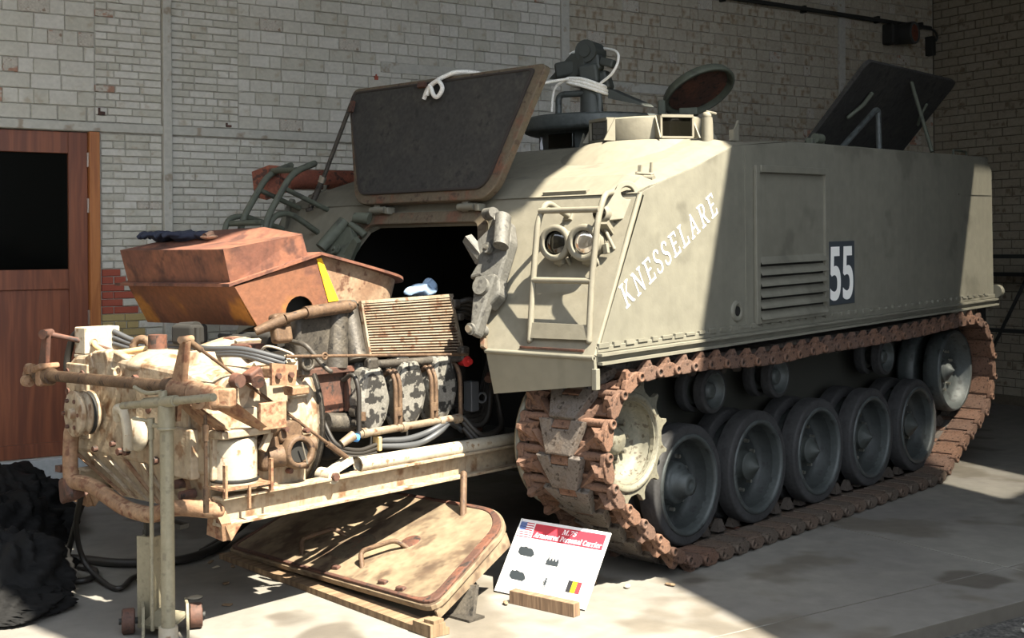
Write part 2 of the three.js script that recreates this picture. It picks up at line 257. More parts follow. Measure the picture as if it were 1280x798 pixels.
const wallBack = struct('wall_back', [wbox(-9, -4.5, 0, 6.6, -2.6, -2.262), wbox(-4.5, -3.06, 2.505, 6.6, -2.6, -2.262), wbox(-4.5, -3.06, 0, 0.26, -2.6, -2.262), wbox(-3.06, 6.3, 0, 6.6, -2.6, -2.262)], M.mortar);
const wallRight = struct('wall_right', wbox(5.972, 6.3, 0, 6.6, -2.262, 10.3), M.mortarDark);  // joints darkened for the shaded side; outer length added to shut out sky
struct('shade_wall_front', wbox(0.4, 6.3, -0.1, 5.6, 10, 10.3), M.roofSheet);  // added unseen wall, keeps sky light out of the right side
struct('trim_1', wbox(-4.6, 0.4, 2.508, 2.57, -2.27, -2.235, 0.006), M.band);        // lintel band over the door
struct('trim_2', wbox(-0.85, 2.2, 3.085, 3.17, -2.27, -2.24, 0.006), M.band);        // higher band behind the hatch
struct('trim_3', wbox(-2.617, -2.552, 0.3, 6.4, -2.27, -2.215, 0.008), M.band);      // pilaster strip
struct('trim_4', wbox(0.927, 1.014, 0.3, 6.4, -2.27, -2.238, 0.006), M.band);
struct('trim_5', wbox(4.454, 4.55, 0.3, 6.4, -2.27, -2.238, 0.006), M.band);
struct('baseboard_back', [wbox(-4.7, -3.0, 0, 0.255, -2.3, -2.2, 0.006), wbox(-3.0, 5.9, 0, 0.2, -2.3, -2.235, 0.006)], M.plinth);
{ // bricks: small bricks in the panels and below the lintel, larger blocks elsewhere
  const cand = [], add = (s0, s1, y0, y1, mat) => cand.push([s0, s1, y0, y1, mat]);
  function field(a, b, y0, y1, len, hgt, jit, seed, worn) {
    const r = rng(seed); let row = 0;
    for (let y = y0; y < y1 - hgt * 0.5; y += hgt, row++) {
      let s = a; const header = row % 2;
      let first = header ? len * 0.5 : len * (0.75 + 0.25 * r());
      while (s < b - 0.02) { let l = first || (header && r() < 0.55 ? len * 0.5 : len * (1 + (r() - 0.5) * jit)); first = 0; l = Math.min(l, b - s); if (b - s - l < 0.05) l = b - s; const t = Math.min(y + hgt, y1); add(s, s + l, y, t, r() < worn ? M.wallWorn : a > 1 ? M.wallDirtShade[Math.floor(r() * 2)] : M.wallPaint[Math.floor(r() * 4)]); s += l; }
    }
  }
  field(-3.9, -3.09, 2.575, 4.4, 0.2, 0.104, 0.3, 11, 0.3);     // blocks above the door
  field(-3.09, -2.62, 2.575, 4.2, 0.175, 0.053, 0.12, 12, 0.02);
  field(-2.55, -2.04, 2.575, 4.2, 0.175, 0.053, 0.12, 13, 0.02);
  field(-2.04, 0.925, 2.575, 4.2, 0.18, 0.094, 0.3, 14, 0.03);
  field(1.016, 4.452, 2.0, 4.6, 0.2, 0.107, 0.3, 15, 0.05);
  field(4.552, 5.96, 1.9, 4.6, 0.2, 0.107, 0.3, 16, 0.06);
  field(-3.055, -2.62, 0.22, 2.505, 0.175, 0.053, 0.12, 17, 0.02);
  field(-2.55, 0.4, 0.22, 2.505, 0.175, 0.053, 0.12, 18, 0.0);
  field(-8.9, -4.5, 0.22, 5.6, 0.2, 0.104, 0.3, 41, 0.05); field(-4.5, -3.9, 2.575, 5.6, 0.2, 0.104, 0.3, 42, 0.1);
  field(-3.9, -3.09, 4.4, 5.6, 0.2, 0.104, 0.3, 43, 0.05); field(-3.09, -2.62, 4.2, 5.6, 0.175, 0.053, 0.12, 44, 0.02); field(-2.55, 0.925, 4.2, 5.6, 0.18, 0.094, 0.3, 45, 0.03);
  field(1.016, 5.96, 4.6, 5.6, 0.2, 0.107, 0.3, 46, 0.05); field(0.4, 5.96, 0.22, 1.95, 0.2, 0.107, 0.3, 47, 0.02); field(0.4, 0.925, 1.95, 2.575, 0.2, 0.104, 0.3, 48, 0.02);
  const cam = camera.position, inv = camera.quaternion.clone().invert();
  const gBlock = (w, h) => { const f = Math.min(0.0045, h * 0.1), d = 0.009; const b = [[-w / 2, -h / 2, 0], [w / 2, -h / 2, 0], [w / 2, h / 2, 0], [-w / 2, h / 2, 0]]; return hexa(b, b.map((p) => [p[0] - Math.sign(p[0]) * f, p[1] - Math.sign(p[1]) * f, d])); };
  const cache = new Map(), rest = new Map();
  const r = rng(21);
  const scored = cand.map((c) => { const p = wp((c[0] + c[1]) / 2, (c[2] + c[3]) / 2).sub(cam).applyQuaternion(inv); const x = p.x / -p.z, y = p.y / -p.z; const inView = Math.abs(x) < 0.42 && y < 0.21 && y > -0.33 && !(x > -0.13 && x < 0.37 && y < 0.04); return { c, k: inView && c[0] < -2.86 && c[3] < 1.62 && c[2] > 0.9 ? 9 : inView ? (c[1] - c[0]) * (c[3] - c[2]) / (p.z * p.z) : 0, x, y }; });
  scored.sort((a, b) => b.k - a.k);
  scored.forEach((o, i) => {
    const [s0, s1, y0, y1] = o.c; let mat = o.c[4]; const gap = 0.0035; const w = Math.round((s1 - s0 - gap) * 100) / 100, h = Math.round((y1 - y0 - gap) * 1000) / 1000;
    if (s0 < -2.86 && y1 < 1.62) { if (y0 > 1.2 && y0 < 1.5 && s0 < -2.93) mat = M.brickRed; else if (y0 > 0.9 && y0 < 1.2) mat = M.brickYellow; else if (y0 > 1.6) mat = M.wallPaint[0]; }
    const key = w + '_' + h; if (!cache.has(key)) cache.set(key, boxUV(clean(gBlock(w, h))));
    const out = -2.262 + r() * 0.004, rot = (r() - 0.5) * 0.008;
    const m4 = wallM(out).multiply(new THREE.Matrix4().makeTranslation((s0 + s1) / 2, (y0 + y1) / 2, 0)).multiply(new THREE.Matrix4().makeRotationZ(rot));
    if (i < 300 && o.k > 0) { const b = new THREE.Mesh(cache.get(key), mat); b.name = 'brick'; b.applyMatrix4(m4); b.receiveShadow = b.castShadow = true; wallBack.add(b); }
    else { if (!rest.has(mat)) rest.set(mat, []); rest.get(mat).push(cache.get(key).clone().applyMatrix4(m4)); }
  });
  for (const [mat, gs] of rest) { const m = new THREE.Mesh(join(gs), mat); m.name = 'brickwork'; m.userData.kind = 'stuff'; m.receiveShadow = true; wallBack.add(m); }
  // right-hand wall
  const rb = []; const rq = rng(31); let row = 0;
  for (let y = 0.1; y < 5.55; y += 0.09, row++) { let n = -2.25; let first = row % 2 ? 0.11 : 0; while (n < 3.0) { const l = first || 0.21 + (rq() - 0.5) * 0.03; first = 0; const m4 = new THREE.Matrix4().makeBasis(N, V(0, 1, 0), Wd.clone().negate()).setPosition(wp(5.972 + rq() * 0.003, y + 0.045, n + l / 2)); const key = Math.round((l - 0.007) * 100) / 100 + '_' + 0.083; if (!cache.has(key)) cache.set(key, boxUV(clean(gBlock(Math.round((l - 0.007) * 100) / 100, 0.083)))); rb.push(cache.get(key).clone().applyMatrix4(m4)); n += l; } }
  const m2 = new THREE.Mesh(join(rb), M.sideWallDirtShade); m2.name = 'brickwork'; m2.userData.kind = 'stuff'; m2.receiveShadow = true; wallRight.add(m2);
  const holes = [[-3.07, 2.625, 0.045, 0.05], [-2.14, 2.585, 0.04, 0.03]];
  holes.forEach(([s, y, w, h]) => { const q = new THREE.Mesh(join([wbox(s, s + w, y, y + h * 0.5, -2.262, -2.235), wbox(s, s + w * 0.3, y + h * 0.5, y + h, -2.262, -2.238)]), M.rustDark); q.name = 'wall_bracket'; wallBack.add(q); });
  const bare = new THREE.Mesh(join([wbox(-0.905, -0.875, 3.02, 3.05, -2.262, -2.243), wbox(-0.895, -0.885, 3.045, 3.065, -2.262, -2.243)]), M.brickRed); bare.name = 'bare_brick_patch'; wallBack.add(bare);
}
{ // wooden door with a dark pane
  const door = struct('door_1', [wbox(-3.27, -3.14, 0.262, 2.5, -2.34, -2.27, 0.004), wbox(-4.5, -4.3, 0.262, 2.5, -2.34, -2.27, 0.004), wbox(-4.3, -3.27, 2.35, 2.5, -2.34, -2.27, 0.004), wbox(-4.3, -3.27, 1.41, 1.548, -2.34, -2.27, 0.004), wbox(-4.3, -3.27, 0.262, 0.36, -2.34, -2.27, 0.004), wbox(-4.3, -3.27, 0.36, 1.41, -2.33, -2.29)], M.door);
  const sub = (n, g, m) => { const q = new THREE.Mesh(join(g), m); q.name = n; q.castShadow = q.receiveShadow = true; door.add(q); return q; };
  sub('pane', wbox(-4.3, -3.27, 1.548, 2.35, -2.31, -2.3), M.glassDark);
  sub('jamb', [wbox(-3.137, -3.066, 0.262, 2.505, -2.34, -2.225, 0.004)], M.jamb);
  for (const y of [2.26, 1.94, 1.16]) sub('hinge', wbox(-3.146, -3.134, y, y + 0.1, -2.275, -2.255), M.bolt);
  sub('inner_frame', [wbox(-3.72, -3.66, 1.55, 1.98, -2.6, -2.56), wbox(-4.1, -3.66, 1.95, 1.98, -2.6, -2.56)], M.greenGrey);
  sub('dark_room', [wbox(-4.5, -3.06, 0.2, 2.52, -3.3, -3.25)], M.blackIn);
}
// unseen shed roof; canopy, slit, grating, beam and walls are added to shape light
{
  const H = 5.6, sheet = (pts) => ext(pts, 0.12, [0, H + 0.12, 0], [1, 0, 0], [0, 0, 1], [0, -1, 0]); // outline in x, z
  struct('ceiling', sheet([[1.6, 6.8], [2.18, 3.7], [2.26, 3.35], [2.9, 2.26], [3.17, 2.2], [2.72, 1.42], [2.6, 0.729], [2.6, -8], [-7, -8], [-7, 6.8]]), M.roofSheet);  // unseen roof, its edge notched to throw shade on the hull front
  struct('shade_wall_bay', hexa([[4.6, -0.1, 1.55], [12, -0.1, 5.45], [12, -0.1, 5.2], [4.6, -0.1, 1.3]], [[4.6, 5.6, 1.55], [12, 5.6, 5.45], [12, 5.6, 5.2], [4.6, 5.6, 1.3]]), M.mortarDark); // added unseen wall right of the view, blocks sky light
  struct('shade_canopy', ext(shapeOf([[2.6, 0.729], [12, 5.68], [12, -8], [2.6, -8]], [[[3.65, -2.075], [3.65, -2.92], [5.8, -1.77], [5.8, -0.925]]]), 0.12, [0, H + 0.12, 0], [1, 0, 0], [0, 0, 1], [0, -1, 0]), M.roofSheet);  // added canopy, edge and slit shaped to bound the sun on the hull
  struct('shade_wall_across', bx(16, 7.5, 0.3, -0.5, 3.6, 11, 0, 0.08, 0), M.mortarDark); // added unseen wall behind the camera, blocks low sky
  struct('shade_beam', [bx(2.75, 0.03, 0.36, 2.93, H - 0.05, 4.36), bx(2.75, 0.03, 0.36, 2.93, H - 0.35, 4.36), bx(2.75, 0.3, 0.03, 2.93, H - 0.2, 4.36)], M.darkSteel);  // beam added above the view to shade the jack and tarpaulin
  struct('sun_dimming_grating', Array.from({ length: 28 }, (_, i) => cyl([3.6, H + 0.05, -2.1 - 0.015 - i * 0.031], [5.85, H + 0.05, -0.9 - 0.015 - i * 0.031], 0.0095, 0.0095, 6)), M.roofSheet);  // bars added to dim the sun that comes through the slit
}

// ------------------------------------------------------------------ the armoured carrier (front = +Z, its left side = +X); the hull sits a degree nose-down
const K = 0.0185;
const sh = (gs) => (Array.isArray(gs) ? gs.flat(3) : [gs]).map((g) => { g = clean(g); const p = g.attributes.position; for (let i = 0; i < p.count; i++) p.setY(i, p.getY(i) - K * p.getZ(i)); return g; });
const apc = thing('armoured_personnel_carrier', 'olive green tracked armoured carrier with open engine hatch, number 55 and KNESSELARE lettering', 'armoured vehicle', [0, 0, 0]);
const GZ = (y) => 2.341 - 0.505 * (y - 1.256);           // glacis surface, hull heights
const GN = V(0, 0.505, 1).normalize(), GT = V(0, 1, -0.505).normalize();   // out of the glacis, up the glacis
const gp = (x, y, off = 0) => [x, y + GN.y * off, GZ(y) + GN.z * off];
const SIDE = [[2.352, 1.2], [1.975, 1.975], [1.84, 2.02], [1.5, 2.11], [1.12, 2.236], [0.5, 2.28], [-2.46, 2.287], [-2.575, 2.19], [-2.6, 1.2]];
const hull = part('hull', sh([
  ext(SIDE.map((p) => [p[0], p[1]]), 0.03, [1.4, 0, 0], [0, 0, 1], [0, 1, 0], [-1, 0, 0], [], 0.004),
  ext(SIDE.map((p) => [p[0], p[1]]), 0.03, [-1.37, 0, 0], [0, 0, 1], [0, 1, 0], [-1, 0, 0], [], 0.004),
  bx(2.76, 0.03, 2.98, 0, 2.272, -0.99),
  bx(2.76, 1.0, 0.04, 0, 1.7, -2.57), bx(2.76, 0.03, 0.14, 0, 2.23, -2.5, 0.75),
  bx(0.02, 0.02, 0.02, 0, 1.5, -2.56)]), M.olive, apc);
part('lower_hull', sh([bx(0.56, 0.03, 4.66, 1.12, 1.2, -0.27), bx(0.56, 0.03, 4.66, -1.12, 1.2, -0.27),
  bx(0.04, 0.8, 4.3, 0.86, 0.83, -0.42), bx(0.04, 0.8, 4.3, -0.86, 0.83, -0.42), bx(1.72, 0.04, 4.3, 0, 0.46, -0.42), bx(1.72, 0.9, 0.04, 0, 0.85, -2.55)]), M.underBodyShade, apc);
part('interior', sh([bx(2.7, 1.0, 0.03, 0, 1.72, 0.75), bx(1.7, 0.75, 0.03, 0, 0.84, 0.75), bx(0.02, 0.75, 1.2, 1.02, 1.6, 1.2), bx(0.02, 0.75, 1.2, -1.2, 1.6, 1.2), bx(0.02, 0.7, 1.35, 0.835, 0.83, 1.2), bx(0.02, 0.7, 1.35, -0.835, 0.83, 1.2), bx(2.3, 0.02, 0.9, 0, 1.97, 1.28)]), M.blackIn, apc);  // panels coloured black, the dark of the bay put into them
// upper front plate with softly rounded shoulders
{
  const prof = [[1.99, 1.97], [1.84, 2.02], [1.5, 2.11], [1.12, 2.236], [0.8, 2.262], [0.5, 2.283]]; const xs = []; for (let i = 0; i <= 28; i++) xs.push(-1.4 + 2.8 * i / 28);
  const rise = (x) => { const t = clamp((Math.abs(x) - 1.14) / 0.26); return 0.055 * (1 - t * t); };
  const o = [], P = (x, k) => [x, prof[k][1] + rise(x) * (k === 0 ? 0.0 : k > 3 ? 0.3 : 1), prof[k][0]];
  for (let i = 0; i < 28; i++) for (let k = 0; k < prof.length - 1; k++) { const a = P(xs[i], k), b = P(xs[i + 1], k), c = P(xs[i + 1], k + 1), d = P(xs[i], k + 1); o.push(...a, ...b, ...c, ...a, ...c, ...d); }
  part('upper_front_plate', sh([fromTris(o), bx(0.29, 0.012, 0.03, 0.915, 1.995, 1.94, 0.3), bx(0.29, 0.03, 0.03, 0.915, 1.985, 1.965, 0.3)]), M.oliveTop, hull);
}
// glacis with the engine opening cut out (shape in x and slope length)
const GL = Math.hypot(1, 0.505);
const gy = (y) => (y - 1.195) * GL; // hull height to slope length from the nose line
{
  const outer = [[-1.4, 0], [-0.86, 0], [-0.86, gy(1.26)], [-0.52, gy(1.815)], [-0.45, gy(1.842)], [0.37, gy(1.842)], [0.41, gy(1.82)], [0.69, gy(1.22)], [0.7, 0], [1.4, 0], [1.4, gy(1.972)], [-1.4, gy(1.972)]];
  part('glacis_plate', sh(ext(outer, 0.03, gp(0, 1.195, -0.03), [1, 0, 0], GT, GN)), M.oliveDust, hull);
  const rimOut = rpoly([[-0.92, gy(1.24)], [-0.585, gy(1.905)], [0.412, gy(1.905)], [0.728, gy(1.2)], [0.695, gy(1.2)], [0.376, gy(1.84)], [-0.5, gy(1.84)], [-0.86, gy(1.24)]], [0, 0.1, 0.08, 0, 0, 0.05, 0.06, 0]);
  part('weld_bead', sh([cyl([1.392, 1.2, 2.35], [1.392, 1.97, 1.972], 0.014, 0.014, 8), cyl([-1.392, 1.2, 2.35], [-1.392, 1.97, 1.972], 0.014, 0.014, 8)].slice(0, 1)), M.oliveDust, hull);
  part('nose_slot', sh(bx(0.4, 0.01, 0.02, 1.14, 1.222, 2.358)), M.rustDark, hull, 'dark rusty strip for the slot along the nose and its shadow');  // thin strip painted as the slot and the shadow in it
  part('opening_rim', sh(ext(rimOut, 0.028, gp(0, 1.195, 0.0), [1, 0, 0], GT, GN, [], 0.006)), M.rim, hull, 'rust-worn raised rim around the engine opening');
  for (const s of [1, -1]) {
    const x0 = s > 0 ? 0.715 : -1.405, x1 = s > 0 ? 1.405 : -0.86;
    // front skirt below the nose line, leaning slightly inwards
    const yb0 = s > 0 ? 0.975 : 1.06, yb1 = s > 0 ? 1.06 : 0.975;
    const f = (x, y) => [x, y, 2.372 - (1.195 - y) * 0.12];
    part('front_skirt', sh([slab([f(x0, 1.195), f(x1, 1.195), f(x1, yb1), f(x0 + 0.03 * s, yb0)], [0, 0, -0.02]), cyl(f(x0, 1.193), f(x1, 1.193), 0.012, 0.012, 8), bx(0.03, 0.1, 0.03, s > 0 ? x1 - 0.0 : x0, 1.09, 2.355, 0, 0, 0, 0.004)]), M.olive, hull);
  }
}
for (const s of [1, -1]) { const X = (x, w) => (s > 0 ? x : -x);
  const fl = part('lower_flange', sh([bx(0.04, 0.012, 4.95, X(1.415), 1.203, -0.13), bx(0.012, 0.055, 4.95, X(1.4), 1.185, -0.13), bx(0.05, 0.014, 4.95, X(1.412), 1.163, -0.13), bx(0.014, 0.03, 4.95, X(1.402), 1.228, -0.13, 0, 0, 0, 0.003)]), M.olive, hull);
}
{ // torn upper lip: short strips along the flange
  const r = rng(5); for (let z = 2.3; z > -2.5; z -= 0.105) part('flange_clip', sh(bx(0.014, 0.012 + r() * 0.014, 0.05 + r() * 0.04, 1.408, 1.246, z, 0, 0, (r() - 0.5) * 0.3)), M.olive, hull);
}
// side door frame with panel and louvre slats
{
  const X0 = 1.402, F = (z0, z1, y0, y1, t = 0.022) => bx(t, y1 - y0, Math.abs(z1 - z0), X0 + t / 2, (y0 + y1) / 2, (z0 + z1) / 2, 0, 0, 0, 0.004);
  const lf = part('louvre_frame', sh([F(0.925, 0.882, 1.25, 2.135), F(0.128, 0.085, 1.25, 2.135), F(0.881, 0.129, 2.095, 2.135, 0.03), F(0.881, 0.129, 1.25, 1.275)]), M.olive, hull);
  part('side_panel', sh(bx(0.012, 0.47, 0.76, 1.403, 1.858, 0.5)), M.olive, lf);
  part('louvre_backing', sh(bx(0.004, 0.36, 0.75, 1.4025, 1.45, 0.5)), M.black, lf);
  for (let i = 0; i < 6; i++) part('louvre_slat', sh(slab([[1.403, 1.632 - i * 0.062, 0.885], [1.403, 1.632 - i * 0.062, 0.115], [1.43, 1.594 - i * 0.062, 0.115], [1.43, 1.594 - i * 0.062, 0.885]], [0.004, -0.012, 0])), M.olive, lf);
  part('drain_boss', sh([lathe([[0, 0], [0.028, 0], [0.03, 0.008], [0.052, 0.014], [0.06, 0]], [1.4, 1.335, 1.1], [1, 0, 0], 20)]), M.olive, hull);
  part('drain_hole', sh(disc([1.404, 1.335, 1.1], [1, 0, 0], 0.026, 0.006)), M.black, hull);
  part('weld_strip', sh([bx(0.006, 0.01, 0.62, 1.402, 2.0, -2.25), bx(0.006, 1.0, 0.02, 1.402, 1.72, 1.0)]), M.olive, hull);
}
// lettering
const serif = await new FontLoader().loadAsync('fonts/droid/droid_serif_regular.typeface.json');
const sans = await new FontLoader().loadAsync('fonts/droid/droid_sans_bold.typeface.json');
function letters(txt, font, o, ax, ay, len, hgt, depth, track = 0) { // along ax, letters standing along ay
  const gs = []; let x = 0; for (const ch of txt) { const g = new TextGeometry(ch, { font, size: 1, depth: 1, curveSegments: 4 }); g.computeBoundingBox(); const b = g.boundingBox; gs.push(g.translate(x - b.min.x, 0, 0)); x += b.max.x - b.min.x + track; }
  x -= track; const cap = (() => { const g = gs[0]; g.computeBoundingBox(); return g.boundingBox.max.y; })();
  const n = A(ax).cross(A(ay)).normalize().multiplyScalar(depth);
  const m = new THREE.Matrix4().makeBasis(A(ax).multiplyScalar(len / x), A(ay).multiplyScalar(hgt / cap), n).setPosition(...o);
  return gs.map((g) => g.applyMatrix4(m));
}
{
  const ax = V(0, 0.466, -0.827).normalize(), ay = V(0, 0.827, 0.466).normalize();
  const cuts = letters('KNESSELARE', serif, [1.4005, 1.367 + K * 2.106, 2.106], ax, ay, 0.945, 0.125, 0.002, 0.3);
  part('name_lettering', sh(cuts), M.letter, hull, 'white stencilled slanting letters reading KNESSELARE');
  part('number_plate', sh(bx(0.006, 0.39, 0.335, 1.403, 1.498, -0.114, 0, 0, 0, 0.002)), M.plate55, hull, 'dark painted square behind the number');
  part('number', sh(letters('55', sans, [1.4062, 1.335, 0.042], [0, 0, -1], [0, 1, 0], 0.3, 0.325, 0.0015, 0.14)), M.letter, hull, 'tall white figures 55');
}
// driver's fairing and periscope ring
{
  const c = [0.73, 0, 0.96];
  const clipX = (g, m) => { g = clean(g); const p = g.attributes.position; for (let i = 0; i < p.count; i++) if (p.getX(i) > m) p.setX(i, m); return g; };
  const ringPart = part('driver_fairing', sh(clipX(lathe([[0.76, 1.95], [0.69, 2.06], [0.52, 2.22], [0.38, 2.292], [0.33, 2.297]], c, [0, 1, 0], 40), 1.385)), M.oliveTop, hull);
  const pr = part('periscope_ring', sh([lathe([[0.31, 2.28], [0.32, 2.3], [0.32, 2.42], [0.3, 2.432], [0.0, 2.436]], c, [0, 1, 0], 40)]), M.oliveDust, hull);
  for (const [i, a] of [-22, 62, -84, 130].entries()) { // periscope blocks round the ring, angle from +Z towards +X
    const t = a * Math.PI / 180; const dir = V(Math.sin(t), 0, Math.cos(t)), side = V(Math.cos(t), 0, -Math.sin(t)); const o = A(c).addScaledVector(dir, 0.285);
    const m = new THREE.Matrix4().makeBasis(side, V(0, 1, 0), dir).setPosition(o);
    const w = 0.2; const at = (g) => g.applyMatrix4(m);
    const p = part('periscope', sh([at(bx(w, 0.016, 0.075, 0, 2.425, 0.03)), at(bx(w, 0.012, 0.075, 0, 2.305, 0.03)), at(bx(0.012, 0.12, 0.07, -w / 2, 2.365, 0.03)), at(bx(0.012, 0.12, 0.07, w / 2, 2.365, 0.03)), at(slab([[w / 2 + 0.01, 2.3, 0.02], [w / 2 + 0.01, 2.43, 0.02], [w / 2 + 0.02, 2.3, 0.1]], [0.008, 0, 0])), at(slab([[-w / 2 - 0.01, 2.3, 0.02], [-w / 2 - 0.01, 2.43, 0.02], [-w / 2 - 0.02, 2.3, 0.1]], [-0.008, 0, 0]))]), M.oliveDust, pr);
    part('periscope_glass', sh(at(bx(w - 0.02, 0.1, 0.01, 0, 2.365, 0.05))), M.lensDark, p);
  }
  part('vent_stub', sh([cyl([1.24, 2.2, 1.13], [1.24, 2.4, 1.13], 0.034, 0.03, 18), lathe([[0, 0.03], [0.02, 0.03], [0.028, 0.012], [0.024, 0]], [1.24, 2.4, 1.13], [0, 1, 0], 12), bx(0.06, 0.014, 0.03, 1.26, 2.425, 1.12, 0.0, 0.5, -0.25, 0.004)]), M.oliveDust, hull);
  part('lifting_fin', sh([slab([[1.33, 2.27, 1.05], [1.33, 2.36, 0.99], [1.33, 2.385, 0.97], [1.33, 2.27, 0.97]], [0.012, 0, 0]), bx(0.03, 0.06, 0.03, 1.34, 2.3, 1.03)]), M.oliveDust, hull);
}
// commander's cupola ring, lid and gun mount
{
  const c = [0.1, 0, 0.66];
  const cup = part('commander_cupola', [lathe([[0.34, 2.2], [0.36, 2.34], [0.36, 2.39], [0.43, 2.39], [0.455, 2.4], [0.465, 2.42], [0.465, 2.475], [0.45, 2.49], [0.3, 2.495], [0.28, 2.46], [0.28, 2.3]], c, [0, 1, 0], 44), bx(0.34, 0.07, 0.14, 0.45, 2.475, 0.42, 0, 0.6, 0, 0.015), disc([0.1, 2.43, 0.66], [0, 1, 0], 0.3, 0.03)], M.wheelSteel, hull);
  for (let i = 0; i < 4; i++) { const t = (-100 + i * 50) * Math.PI / 180; part('vision_block', bx(0.2, 0.09, 0.03, 0.1 + Math.sin(t) * 0.35, 2.33, 0.66 + Math.cos(t) * 0.35, 0, t, 0, 0.006), M.lensDark, cup); }
  part('splash_guard', slab([[0.3, 2.25, 1.1], [0.36, 2.25, 1.1], [0.31, 2.36, 1.06]], [0.0, 0, -0.012]), M.olive, hull);
  // lid: shallow dish standing open at the back right of the ring
  const la = V(0.546, -0.83, 0.115);
  const lid = part('cupola_lid', [lathe([[0, -0.03], [0.2, -0.028], [0.235, -0.01], [0.25, 0.03], [0.245, 0.045], [0.225, 0.045], [0.21, 0.0], [0, 0.0]], [0.5, 2.7, 0.1], la, 40), bx(0.07, 0.05, 0.05, 0.52, 2.84, -0.08, 0, 0.5, 0, 0.015), bx(0.05, 0.14, 0.05, 0.36, 2.55, 0.3, 0, 0.5, 0, 0.01), bx(0.12, 0.05, 0.08, 0.5, 2.54, 0.2, 0, 0.5, 0, 0.01)], M.oliveDark, hull);
  part('lid_lining', disc([0.505, 2.693, 0.1], la, 0.205, 0.012, 32), M.rustDark, lid, 'brown worn lining of the lid');
  part('lid_handle', [pipe([[0.5, 2.76, 0.0], [0.52, 2.72, 0.02], [0.55, 2.8, -0.07], [0.53, 2.82, -0.08]], 0.012, 8, 0.02)], M.oliveDark, lid);
  const gun = part('gun_mount', [cyl([0.08, 2.44, 0.98], [0.05, 2.68, 0.96], 0.075, 0.06, 14), bx(0.12, 0.12, 0.16, 0.05, 2.73, 0.95, 0.1, 0.4, 0.1, 0.02), bx(0.3, 0.1, 0.09, -0.02, 2.78, 0.98, 0, 0.3, 0.14, 0.02), slab([[-0.22, 2.72, 1.03], [-0.04, 2.86, 1.03], [0.05, 2.84, 1.03], [0.06, 2.74, 1.03], [-0.05, 2.7, 1.03]], [0.01, 0, -0.05]), cyl([0.02, 2.865, 0.86], [0.06, 2.865, 1.02], 0.07, 0.07, 18), cyl([0.06, 2.865, 1.02], [0.064, 2.865, 1.035], 0.038, 0.038, 14), bx(0.09, 0.05, 0.06, 0.17, 2.79, 0.94, 0, 0.2, -0.3, 0.012), bx(0.14, 0.12, 0.1, 0.08, 2.68, 0.9, 0, 0.3, 0.3, 0.02), slab([[0.14, 2.64, 0.9], [0.34, 2.54, 0.82], [0.36, 2.52, 0.82], [0.14, 2.58, 0.9]], [0, 0, -0.09])].flat(3).map((g) => g.translate(0.24, 0, 0.0)), M.gunDark, hull);
  part('mount_bracket', pipe([[0.12, 2.46, 1.06], [0.12, 2.61, 1.06], [0.375, 2.61, 0.98], [0.375, 2.46, 0.98]], 0.02, 10, 0.04), M.wheelSteel, hull);
}
// engine hatch standing open, leaning back a little; local (x, along the leaf)
{
  const o = [0, 1.915, 2.03], ay = V(0, Math.cos(0.26), -Math.sin(0.26)), az = V(0, Math.sin(0.26), Math.cos(0.26));
  const outline = rpoly([[-0.615, 0.005], [0.43, 0.005], [0.51, 0.075], [0.725, 0.755], [-0.83, 0.755], [-0.86, 0.68]], [0.1, 0.12, 0.12, 0.05, 0.05, 0.05]);
  const seal = rpoly([[-0.585, 0.06], [0.4, 0.06], [0.455, 0.115], [0.655, 0.73], [-0.81, 0.73], [-0.835, 0.67]], [0.06, 0.08, 0.1, 0.03, 0.03, 0.03]);
  const inner = rpoly([[-0.57, 0.075], [0.39, 0.075], [0.44, 0.12], [0.632, 0.717], [-0.795, 0.717], [-0.818, 0.66]], [0.05, 0.08, 0.1, 0.03, 0.03, 0.03]);
  const hatch = part('engine_hatch', ext(outline, 0.05, o, [1, 0, 0], ay, az, [], 0.008), M.rim, apc, 'raised trapezoid engine hatch with rust-worn edge');
  part('rubber_seal', ext(seal, 0.016, A(o).addScaledVector(az, 0.049).toArray(), [1, 0, 0], ay, az, [inner], 0.003), M.rubberSeal, hatch);
  part('inner_panel', ext(inner, 0.01, A(o).addScaledVector(az, 0.049).toArray(), [1, 0, 0], ay, az), M.hatchInner, hatch, 'dark matt inner face of the hatch');
  for (const x of [-0.42, 0.3]) part('hinge', [cyl([x - 0.07, 1.895, 2.06], [x + 0.05, 1.895, 2.06], 0.02), bx(0.05, 0.07, 0.03, x - 0.03, 1.905, 2.045, -0.4, 0, 0, 0.006), bx(0.03, 0.04, 0.06, x + 0.08, 1.89, 2.05, 0, 0, 0, 0.006)], M.olive, hatch);
  part('catch', bx(0.06, 0.03, 0.025, -0.2, 2.62, 1.915, -0.26), M.rustDark, hatch); part('catch', bx(0.03, 0.07, 0.02, -0.78, 2.54, 1.95, -0.26), M.rustDark, hatch);
  const rod = part('prop_rod', [cyl([-1.08, 1.935, 2.03], [-1.0, 2.11, 2.0], 0.018), cyl([-1.0, 2.1, 2.0], [-0.79, 2.56, 1.945], 0.013), disc([-1.09, 1.92, 2.035], [0, 1, 0.3], 0.024, 0.02)], M.engineGrey, apc, 'slim grey prop rod of the hatch');
  part('collar', cyl([-1.012, 2.085, 2.003], [-0.998, 2.12, 1.998], 0.023), M.bolt, rod);
}
